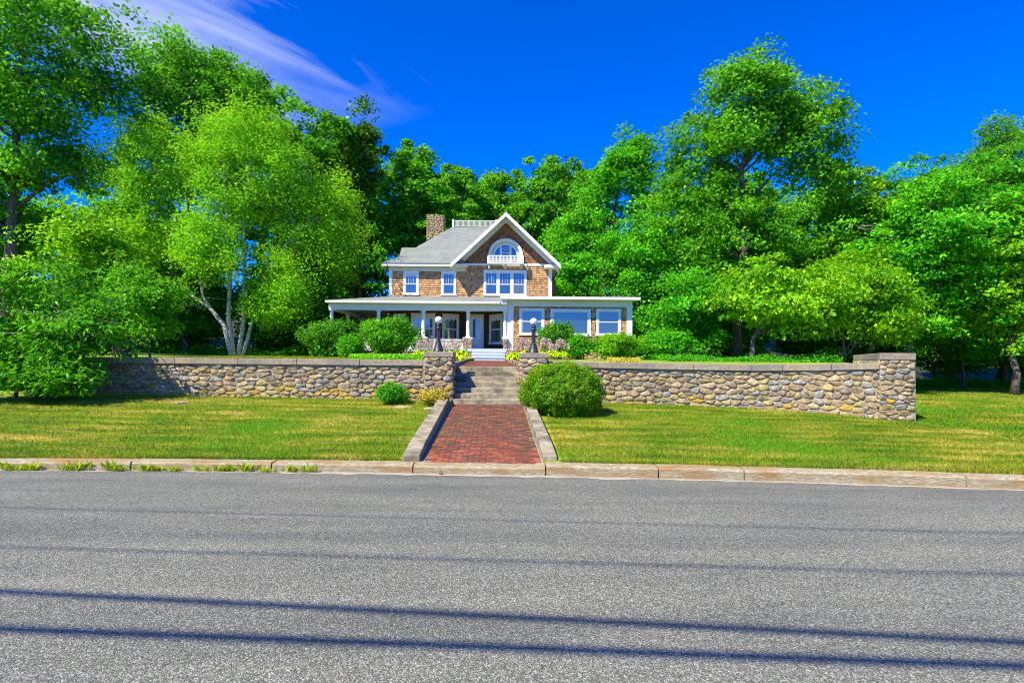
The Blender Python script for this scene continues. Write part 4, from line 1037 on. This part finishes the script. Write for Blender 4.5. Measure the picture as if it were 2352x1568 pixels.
tree('dark back tree closing the gap between oak and birch on the left', 'oak', 190, 520, 330, 800, 48, tx=360, seed=41, leaf=.27, name='woodland_tree', group=G1)
tree('dark back tree closing the gap between tall ash and right maples', 'maple', 1730, 2070, 350, 830, 45, tx=1910, seed=42, leaf=.22, name='woodland_tree', group=G1)
tree('back tree rising behind the yellowing maple at the right edge', 'maple', 2150, 2480, 420, 860, 44, tx=2290, seed=43, leaf=.22, name='woodland_tree', group=G1)
tree('back tree above the porch roof between pine and chimney', 'shade', 620, 860, 470, 830, 52, tx=720, seed=44, leaf=.34, name='woodland_tree', group=G1)

tree('lit lower maple boughs filling in below the tall ash on its left', 'bright', 1480, 1720, 600, 815, 32, tx=1600, seed=51, leaf=.2, name='maple_tree', group=G1, flat=.35, thick=.1)
tree('lit lower maple boughs between the spreading maple and the end pillar', 'lime', 1830, 2090, 560, 815, 30, tx=1930, seed=52, leaf=.2, name='maple_tree', group=G1, flat=.35, thick=.1)
tree('young leafy maple at the lawn edge right of the end pillar', 'bright', 2090, 2330, 600, 880, 37, tx=2215, seed=53, leaf=.21, name='maple_tree', group=G1, flat=.35, thick=.1)
tree('young leafy maple at the lawn edge by the frame', 'maple', 2270, 2520, 640, 890, 35, tx=2400, seed=54, leaf=.21, name='maple_tree', group=G1, flat=.35, thick=.1)
tree('leafy saplings behind the wall left of the birch', 'maple', 300, 500, 600, 800, 36, tx=410, seed=55, leaf=.2, name='maple_tree', group=G1, flat=.4, thick=.08)
tree('leafy saplings between the birch and the porch', 'maple', 600, 780, 560, 815, 37, tx=690, seed=56, leaf=.2, name='maple_tree', group=G1, flat=.4, thick=.08)

tree('rearmost tree behind the chimney and roof railing', 'oak', 900, 1110, 352, 700, 66, tx=1000, seed=61, leaf=.3, dens=2.0, name='woodland_tree', group=G1)
tree('rearmost tree directly above the roof railing', 'maple', 1010, 1230, 375, 700, 68, tx=1120, seed=62, leaf=.3, dens=2.0, name='woodland_tree', group=G1)
tree('rearmost tree behind the right slope of the gable', 'maple', 1200, 1420, 370, 720, 66, tx=1310, seed=63, leaf=.3, dens=2.0, name='woodland_tree', group=G1)
tree('rearmost tree behind the pines left of the house', 'oak', 700, 900, 260, 700, 60, tx=800, seed=64, leaf=.3, dens=1.6, name='woodland_tree', group=G1)
tree('rearmost tree filling behind the tall ash', 'oak', 1460, 1880, 385, 800, 52, tx=1640, seed=65, leaf=.3, name='woodland_tree', group=G1)
# silver birch clump: four pale stems
def birch():
    Y = 33.0; rng = np.random.default_rng(99)
    b0 = at(545, 815, Y); bz = yard_z(b0.x, Y); O = Vector((b0.x, Y, bz - .05))
    root = empty('birch_tree', O, 'many-stemmed white birch with light airy yellow-green crown behind the left wall', 'tree', G1)
    q = lambda zx, zy, dY=0: at(zx / 2.138 / 1.3061, (500 + zy / 2.138) / 1.3061, Y + dY) - O
    stems = [([(1490, 1235), (1440, 1020), (1340, 900), (1235, 830), (1120, 755), (1010, 710)], .20, .04, -.1),
             ([(1345, 900), (1300, 830), (1270, 600), (1250, 510), (1200, 330), (1120, 60)], .12, .03, -.1),
             ([(1500, 1235), (1465, 960), (1475, 700), (1460, 300), (1430, 0), (1420, -260)], .19, .04, 0),
             ([(1525, 1235), (1560, 1000), (1570, 640), (1555, 300), (1600, 20), (1620, -220)], .18, .04, .2),
             ([(1550, 1235), (1610, 1020), (1690, 800), (1750, 630), (1890, 410), (2060, 340)], .15, .035, .25), ([(1890, 410), (1860, 300), (1800, 120)], .05, .02, .2)]
    for pts, r0, r1, dY in stems:
        k = len(pts); MB().tube([q(x, y, dY) for x, y in pts], [.8 * (r0 + (r1 - r0) * i / (k - 1)) for i in range(k)], 9).build('stem', M_birch, root, True)
    bl = []
    for (x0, x1, y0, y1, dY, wt) in [(395, 700, 215, 600, 0, 5), (225, 480, 245, 520, .3, 3), (590, 860, 370, 650, 1.8, 2.6), (215, 420, 440, 650, -.6, 1.6), (700, 850, 430, 700, 2.4, 1.2), (390, 570, 470, 690, -1.8, 1.5), (560, 720, 560, 770, -.6, 1.4), (560, 700, 640, 745, -1, .8)]:
        a, b = at(x0, y1, Y + dY), at(x1, y0, Y + dY); bl.append((((a.x + b.x) / 2, Y + dY, (a.z + b.z) / 2), ((b.x - a.x) / 2, (b.x - a.x) / 2 * .7, (b.z - a.z) / 2), wt))
    P, N, T, CC = crown_points(rng, bl, 1300, 80, .70, .75, lump=26, droop=.5)
    s_ = .145 * rng.uniform(.6, 1.3, len(P)); put('crown', quad_mesh('crown', leaf_quads(P - np.array(O), N, s_, s_ * .62, rng), GREEN['birch'], T), root)
    mb = MB()
    for k in rng.choice(len(CC), 34, replace=False):
        c = Vector(CC[k]) - O; s = stems[rng.integers(5)][0]; i = rng.integers(2, len(s)); limb(mb, q(*s[i]), c, .026, .007, rng, 4, -.06)
    mb.build('branches', M_bark, root)
birch()

def shrub(label, kind, px0, px1, py0, py1, Y, seed, leaf=.1, dens=1.0, cr=.28, flat=.7, name='shrub', depth=.9, group=None, base=None, blobs=None, twigs=0, aspect=.55, lump=10, cat='shrub', spray=.02, shell=0):
    rng = np.random.default_rng(seed * 31 + 1)
    a, b = at(px0, py1, Y), at(px1, py0, Y); W, H = b.x - a.x, b.z - a.z; cx, cz = (a.x + b.x) / 2, (a.z + b.z) / 2
    bz = base if base is not None else a.z
    root = empty(name, (cx, Y, bz), label, cat, group); O = np.array([cx, Y, bz])
    if blobs is None: bl = [((cx, Y, cz), (W / 2 * .95, W / 2 * depth, H / 2 * .95), 1)]
    else:
        bl = []
        for (x0, x1, y0, y1, dY, wt) in blobs:
            p, q = at(x0, y1, Y + dY), at(x1, y0, Y + dY); bl.append((((p.x + q.x) / 2, Y + dY, (p.z + q.z) / 2), ((q.x - p.x) / 2, (q.x - p.x) / 2 * depth, (q.z - p.z) / 2), wt))
    per = 26; ncl = max(30, int(dens * W * H * 4.0 / (leaf * leaf * aspect * .3) / per))
    P, N, T, CC = crown_points(rng, bl, ncl, per, cr, flat, lump=lump, spray=spray)
    if shell:
        d = norm(rng.normal(size=(shell, 3))); bump_ = np.array([noise.noise(Vector(v) * 3.1) + .6 * noise.noise(Vector(v) * 7.3) for v in d])
        rr = (.92 + .17 * bump_) * (1.03 - .22 * rng.random(shell) ** 1.4)
        P = np.array([cx, Y, cz]) + d * np.array([W / 2, W / 2 * depth, H / 2]) * rr[:, None] * np.where(d[:, 2:3] < 0, 1.06, 1.0)
        N = norm(d * .8 + np.array([0, 0, .25]) + rng.normal(size=(shell, 3)) * .5); T = np.clip(.42 + .9 * bump_ * .4 + rng.normal(0, .22, shell), 0, 1)
    k = P[:, 2] > bz + .02; P, N, T = P[k], N[k], T[k]; s_ = leaf * rng.uniform(.65, 1.3, len(P))
    put('foliage', quad_mesh('foliage', leaf_quads(P - O, N, s_, s_ * aspect, rng), GREEN[kind], T), root)
    mb = MB()
    for i in range(10):
        c = Vector(CC[rng.integers(len(CC))]) - Vector(O); limb(mb, (rng.normal() * W * .06, rng.normal() * W * .06, -.08), c, .025 + W * .006, .008, rng, 5, .05)
    mb.build('stems', M_bark, root)
    if twigs:
        mb = MB()
        for i in range(twigs):
            c = Vector(CC[rng.integers(len(CC))]) - Vector(O); d = Vector((rng.normal() * .8, -.5 - rng.random() * .5, rng.normal() * .4)); limb(mb, c, c + d, .012, .004, rng, 4, .03)
        mb.build('dead_twigs', M_twig, root)['kind'] = 'stuff'
    return root
shrub('large rank shrub with hanging compound leaves swallowing the left end of the wall', 'maple', -140, 320, 572, 905, 16.2, 1, leaf=.18, cr=.42, flat=.3, name='overgrown_shrub', aspect=.36, twigs=30, dens=.62, lump=24, depth=.35,
      blobs=[(-150, 250, 575, 800, .3, 5), (20, 330, 690, 850, -.2, 2.5), (-140, 120, 740, 905, -.3, 2), (60, 230, 800, 905, -.4, 1), (-160, 60, 790, 915, -.6, 1.4), (-20, 215, 830, 915, -.6, 1.3)])
shrub('tangled dark shrub behind the overgrown one, above the wall at the left', 'maple', 180, 420, 610, 822, 20.5, 2, leaf=.15, cr=.4, flat=.4, name='overgrown_shrub', twigs=14, dens=.7, base=1.95)
shrub('round clipped yew with bronze tips beside the steps in front of the right wall', 'yew', 1192, 1388, 830, 962, 15.3, 3, leaf=.062, cr=.12, blobs=[(1196, 1384, 832, 955, 0, 4), (1206, 1380, 872, 968, -.1, 2.2)], flat=.9, name='yew_shrub', dens=.3, shell=26000, spray=0, lump=40, depth=.9, aspect=.5)
shrub('small dark shrub at the foot of the left wall', 'shade', 862, 942, 874, 930, 16.6, 4, leaf=.065, cr=.13, name='small_shrub', lump=22)
shrub('dry weeds and seedlings at the foot of the left gate pillar', 'dry', 955, 1036, 888, 938, 16.5, 5, leaf=.07, cr=.14, name='weed_clump', cat='weeds', dens=.55, flat=.9)
shrub('dark rhododendron below the left porch corner', 'rhodo', 672, 850, 728, 826, 31, 6, leaf=.15, cr=.32, name='rhododendron')
shrub('big rounded rhododendron in front of the porch columns', 'maple', 820, 974, 722, 818, 30, 7, leaf=.14, cr=.30, name='rhododendron', lump=24, base=2.0)
shrub('dense rounded shrub under the sunroom windows behind the right lamp', 'rhodo', 1224, 1335, 736, 826, 30.5, 8, leaf=.13, cr=.3, name='rounded_shrub')
shrub('dark low shrub right of the rounded one, against the sunroom wall', 'shade', 1290, 1372, 765, 834, 29.5, 9, leaf=.13, cr=.28, name='low_shrub')
shrub('pale yellow-green bush below the right sunroom window', 'lime', 1340, 1482, 757, 834, 29.5, 10, leaf=.14, cr=.3, name='leafy_bush', flat=.5)
shrub('green spreading bush at the right corner of the sunroom', 'bright', 1448, 1602, 748, 836, 30.5, 11, leaf=.15, cr=.34, name='leafy_bush', flat=.45)
shrub('low dark shrub beside the porch rail left of the flowers', 'shade', 770, 835, 762, 828, 29.5, 12, leaf=.12, cr=.25, name='low_shrub')


G2 = 'dark bushes under the woodland edge'
for k, (x0, x1, y0, Y, lab) in enumerate([(-60, 170, 690, 38, 'shaded bush under the giant oak at the left edge'), (120, 360, 700, 40, 'shaded bush under the pale young maple'), (300, 560, 690, 41, 'shaded bush left of the birch stems'),
        (540, 760, 680, 42, 'shaded bush right of the birch stems'), (690, 880, 690, 44, 'shaded bush behind the left porch corner'), (1440, 1640, 690, 40, 'shaded bush right of the sunroom at the wood edge'),
        (1580, 1800, 700, 41, 'shaded bush behind the thick ash trunk'), (1750, 1960, 700, 42, 'shaded bush between the ash and the end pillar'), (1900, 2110, 690, 42, 'shaded bush behind the end pillar'),
        (2080, 2270, 720, 43, 'shaded bush beyond the low lawn right of the pillar'), (2230, 2480, 700, 41, 'shaded bush beyond the low lawn at the frame edge')]):
    cxx = at((x0 + x1) / 2, 800, Y).x; bz = yard_z(cxx, Y) if cxx < yard_edge(Y) else lawn_z(cxx, Y)
    py1 = HOR - (bz - .3 - EYE) * F / Y + ROLL * ((x0 + x1) / 2 - 1176)
    shrub(lab, 'shade', x0, x1, y0, py1, Y, 200 + k, leaf=.225, cr=.6, flat=.5, name='woodland_bush', group=G2, base=bz, depth=.6)
# hostas with lavender flower spikes
def hosta(x, y, z, r, h, spikes, label, seed, group):
    rng = np.random.default_rng(seed); root = empty('hosta_plant', (x, y, z), label, 'hosta', group)
    n = 60; a = rng.random(n) * 6.283; e = rng.random(n) ** .6; P = np.stack([np.cos(a) * r * e * .8, np.sin(a) * r * e * .8, h * (.45 + .5 * (1 - e ** 2))], 1)
    out = np.stack([np.cos(a), np.sin(a), -.25 * e], 1); N = norm(np.stack([np.cos(a) * .45, np.sin(a) * .45, np.ones(n) * .8], 1) + rng.normal(size=(n, 3)) * .2)
    s_ = rng.uniform(.16, .26, n)
    put('foliage', quad_mesh('foliage', leaf_quads(P, N, s_, s_ * .62, rng, out), GREEN['hosta'], rng.normal(.5, .25, n)), root)
    mb = MB(); FP = []
    for i in range(spikes):
        t = rng.random() * 6.283; q = rng.random() * r * .8; b = Vector((math.cos(t) * q * .5, math.sin(t) * q * .5, h * .4)); c = Vector((math.cos(t) * q * 1.2, math.sin(t) * q * 1.2, h + rng.uniform(.25, .62)))
        mb.tube([b, b.lerp(c, .5), c], [.006, .005, .004], 3)
        for k in range(26): FP.append(np.array(c) - np.array([0, 0, .30]) * rng.random() + rng.normal(size=3) * .028)
    if spikes:
        mb.build('flower_stalks', GREEN['weed'], root); FP = np.array(FP); n = len(FP); s_ = rng.uniform(.045, .085, n)
        put('flowers', quad_mesh('flowers', leaf_quads(FP, norm(rng.normal(size=(n, 3)) + np.array([0, -.6, .3])), s_, s_ * .7, rng), GREEN['flower'], rng.random(n)), root)['kind'] = 'stuff'
ORD = ['first', 'second', 'third', 'fourth', 'fifth', 'sixth', 'seventh', 'eighth', 'ninth', 'tenth', 'eleventh', 'twelfth']
left = [(968, 21.5, .42, 8), (985, 24.5, .5, 14), (1003, 27.0, .52, 16), (1022, 29.0, .55, 18), (1040, 27.5, .5, 14), (1056, 29.5, .5, 14), (1062, 24.5, .45, 2), (1052, 21.5, .42, 0)]
for i, (px, Y, r, k) in enumerate(sorted(left)):
    x = at(px, 800, Y).x; hosta(x, Y, max(yard_z(x, Y), 1.84) + .02, r, .38, k, '%s hosta from the left in the flower bed left of the landing' % ORD[i], 100 + i, 'hostas left of the landing')
right = [(1180, 24.0, .42, 0), (1187, 28.5, .5, 10), (1203, 26.5, .5, 14), (1222, 28, .55, 16), (1244, 26, .55, 16), (1262, 27, .52, 16), (1278, 25.5, .5, 12), (1292, 27, .5, 8), (1270, 22.5, .45, 2), (1182, 21.0, .4, 0)]
for i, (px, Y, r, k) in enumerate(sorted(right)):
    x = at(px, 800, Y).x; hosta(x, Y, max(yard_z(x, Y), 1.86) + .02, r, .38, k, '%s hosta from the left in the flower bed right of the landing' % ORD[i], 130 + i, 'hostas right of the landing')
# ground cover above the left wall
rng = np.random.default_rng(5); n = 9000
Yc = rng.uniform(19, 27, n); X = (rng.uniform(803, 968, n) - 1176) * Yc / F; Z = np.array([yard_z(a, b) for a, b in zip(X, Yc)]) + rng.random(n) * .22
s_ = rng.uniform(.07, .14, n)
tag(put('groundcover_plants', quad_mesh('groundcover_plants', leaf_quads(np.stack([X, Yc, Z], 1), norm(rng.normal(size=(n, 3)) * .5 + np.array([0, -.2, .8])), s_, s_ * .6, rng), GREEN['cover'], rng.normal(.55, .25, n))), 'bright low groundcover along the top of the left wall before the rhododendron', 'groundcover', kind='stuff')
n = 1500; Yc = rng.uniform(20, 26, n); X = (rng.uniform(1395, 1470, n) - 1176) * Yc / F; Z = np.array([yard_z(a, b) for a, b in zip(X, Yc)]) + rng.random(n) * .16; s_ = rng.uniform(.07, .13, n)
tag(put('dry_groundcover', quad_mesh('dry_groundcover', leaf_quads(np.stack([X, Yc, Z], 1), norm(rng.normal(size=(n, 3)) * .6 + np.array([0, -.2, .8])), s_, s_ * .5, rng), GREEN['dry'], rng.normal(.6, .25, n))), 'patch of dry orange groundcover above the right wall', 'groundcover', kind='stuff')

def undergrowth(label, x0, x1, y0, y1, n, h, zf, seed, upper=False):
    rng = np.random.default_rng(seed); X = rng.uniform(x0, x1, n); Yc = rng.uniform(y0, y1, n)
    hh = np.array([.5 + .9 * noise.noise((a * .7, b * .7, 3.0)) for a, b in zip(X, Yc)]).clip(.15, 1.3) * h
    ok = np.array([a < yard_edge(b) - .3 or (a > yard_edge(b) + 2.5 and not upper) for a, b in zip(X, Yc)]); X, Yc, hh = X[ok], Yc[ok], hh[ok]; n = len(X)
    Z = np.array([zf(a, b) for a, b in zip(X, Yc)]) + rng.random(n) * hh; s_ = rng.uniform(.1, .2, n)
    tag(put('undergrowth', quad_mesh('undergrowth', leaf_quads(np.stack([X, Yc, Z], 1), norm(rng.normal(size=(n, 3)) * .5 + np.array([0, -.3, .7])), s_, s_ * .5, rng), GREEN['shade'], rng.normal(.4, .22, n))), label, 'undergrowth', kind='stuff')
undergrowth('low dark undergrowth on the woodland floor above the right wall', 7.2, 17, 25, 34, 14000, .35, yard_z, 71, True)
undergrowth('low dark undergrowth where the right-hand lawn meets the trees', 20, 44, 37.5, 44, 16000, .9, lawn_z, 72)
undergrowth('low dark undergrowth behind the birch under the left trees', -32, -9.5, 35.5, 42, 16000, .9, yard_z, 73)

# ------------------------------------------------------------------ grass and small things
def blades(name, xs, ys, zs, h, w_, rng, m=M_blade):
    n = len(xs); a = rng.random(n) * 6.283; P = np.stack([xs, ys, zs], 1); T = np.stack([np.cos(a), np.sin(a), np.zeros(n)], 1) * (w_ * rng.uniform(.6, 1.4, n))[:, None]
    L = np.stack([rng.normal(size=n) * .5, rng.normal(size=n) * .5, np.ones(n)], 1) * (h * rng.uniform(.5, 1.4, n))[:, None]
    return quad_mesh(name, np.stack([P - T, P + T, P + L], 1), m, rng.random(n), per=3)
def lawn_z_np(X, Y): return np.array([lawn_z(a, b) for a, b in zip(X, Y)])
rng = np.random.default_rng(8)
n = 210000; X = np.concatenate([rng.uniform(-14, -1.95, int(n * .50)), rng.uniform(.86, 11.0, int(n * .50))]); n = len(X)
KY = np.array([kerb_y(x) for x in X]) + .30; WYA = np.array([lerp_tab(WALL_Y, x) for x in X]) - .06; Yv = KY + (WYA - KY) * rng.random(n) ** 1.15
ok = ~((X > -2.2) & (X < .9)) | (X < -1.98 - .03 * (Yv - 9.6)); X, Yv = X[ok], Yv[ok]
me = blades('lawn_grass', X, Yv, lawn_z_np(X, Yv) - .004, np.full(len(X), .045), np.full(len(X), .006), rng)
tag(put('lawn_grass', me), 'mown grass blades of the lawn in front of the wall', 'grass', kind='stuff')
n = 60000; Yv = rng.uniform(10.5, 38, n); X = 11.2 + rng.random(n) * (Yv * .95 - 10.0).clip(.1); me = blades('lawn_grass', X, Yv, lawn_z_np(X, Yv) - .004, np.full(n, .06), np.full(n, .012), rng)
tag(put('lawn_grass', me), 'mown grass blades of the lawn beyond the end pillar', 'grass', kind='stuff')
n = 26000; Yv = rng.uniform(18.2, 33, n); X = rng.uniform(-16, -3.4, n); Z = np.array([yard_z(a, b) for a, b in zip(X, Yv)]); me = blades('lawn_grass', X, Yv, Z, np.full(n, .06), np.full(n, .012), rng)
tag(put('lawn_grass', me), 'strip of sunlit grass showing over the left wall', 'grass', kind='stuff')
# ragged fringe of longer grass along the kerb back
n = 9000; X = np.concatenate([rng.uniform(-10.5, -1.95, n // 2), rng.uniform(.85, 9.6, n // 2)]); Yv = np.array([kerb_y(x) for x in X]) + .28 + rng.random(n) * .16
me = blades('kerb_grass', X, Yv, lawn_z_np(X, Yv), np.full(n, .07), np.full(n, .006), rng); tag(put('kerb_grass', me), 'longer grass fringe behind the kerb', 'grass', kind='stuff')
# weeds in the gutter
spots = [12, 40, 70, 152, 178, 248, 262, 325, 352, 395, 458, 500, 530, 562, 606, 665, 702]
for i, px in enumerate(spots):
    x = (px - 1176) * 9.6 / F; r = np.random.default_rng(300 + i); k = int(r.integers(28, 60)); y0 = kerb_y(x) - .03
    a = r.random(k) * 6.283; P = np.stack([x + r.normal(size=k) * .07, y0 + r.normal(size=k) * .025, np.full(k, .0)], 1)
    L = np.stack([np.cos(a) * .10, np.sin(a) * .06 - .02, r.uniform(.07, .19, k) * r.uniform(.55, 1.15)], 1); T = np.stack([np.sin(a), -np.cos(a), np.zeros(k)], 1) * .012
    V = np.stack([P - T * .6, P + L * .55 - T + np.array([0, 0, .02]), P + L, P + L * .55 + T + np.array([0, 0, .02])], 1)
    sp = 'leftmost' if i == 0 else ('rightmost' if i == len(spots) - 1 else None)
    nm = ['first', 'second', 'third', 'fourth', 'fifth', 'sixth', 'seventh', 'eighth', 'ninth', 'tenth', 'eleventh', 'twelfth', 'thirteenth', 'fourteenth', 'fifteenth', 'sixteenth', 'seventeenth'][i]
    tag(put('weed_tuft', quad_mesh('weed_tuft', V, GREEN['weed'], r.random(k))), '%s grassy weed tuft from the left in the gutter' % nm, 'weed', 'weed tufts along the left kerb')
# flat stone lying in the lawn, stones by the path
def flat_stone(px, py, Y, w_, d_, h_, label, seed):
    p = at(px, py, Y); z = lawn_z(p.x, Y); r = random.Random(seed); mb = MB(); n = 9; V = []
    for s_, zz in ((1, -.03), (1, h_ * .6), (.8, h_)):
        for i in range(n): a = 2 * math.pi * i / n; j = r.uniform(.8, 1.15) if zz < 0 else j; V.append((p.x + w_ * s_ * math.cos(a) * (1 + .15 * math.sin(3 * a + seed)), Y + d_ * s_ * math.sin(a), z + zz))
    fs = [(r_ * n + i, r_ * n + (i + 1) % n, (r_ + 1) * n + (i + 1) % n, (r_ + 1) * n + i) for r_ in (0, 1) for i in range(n)] + [tuple(2 * n + i for i in range(n))]
    tag(mb.add(V, fs).build('flat_stone', STONE[4]), label, 'stone')
flat_stone(414, 924, 16.1, .17, .16, .05, 'pale flat stone lying in the lawn below the left wall', 1)
flat_stone(985, 940, 15.7, .16, .14, .05, 'flat stone lying beside the upper left path kerb', 2)
flat_stone(925, 936, 16.0, .30, .14, .03, 'long flat stone sunk in the grass below the small dark shrub', 3)
# loose brick bit in the gutter
mb = MB(); x = (1013 - 1176) * 9.5 / F; mb.box(x - .03, x + .03, kerb_y(x) - .07, kerb_y(x) - .02, .004, .04); tag(mb.build('brick_fragment', BRICK[2], bevel=.008), 'small red brick fragment lying in the gutter by the path', 'brick')
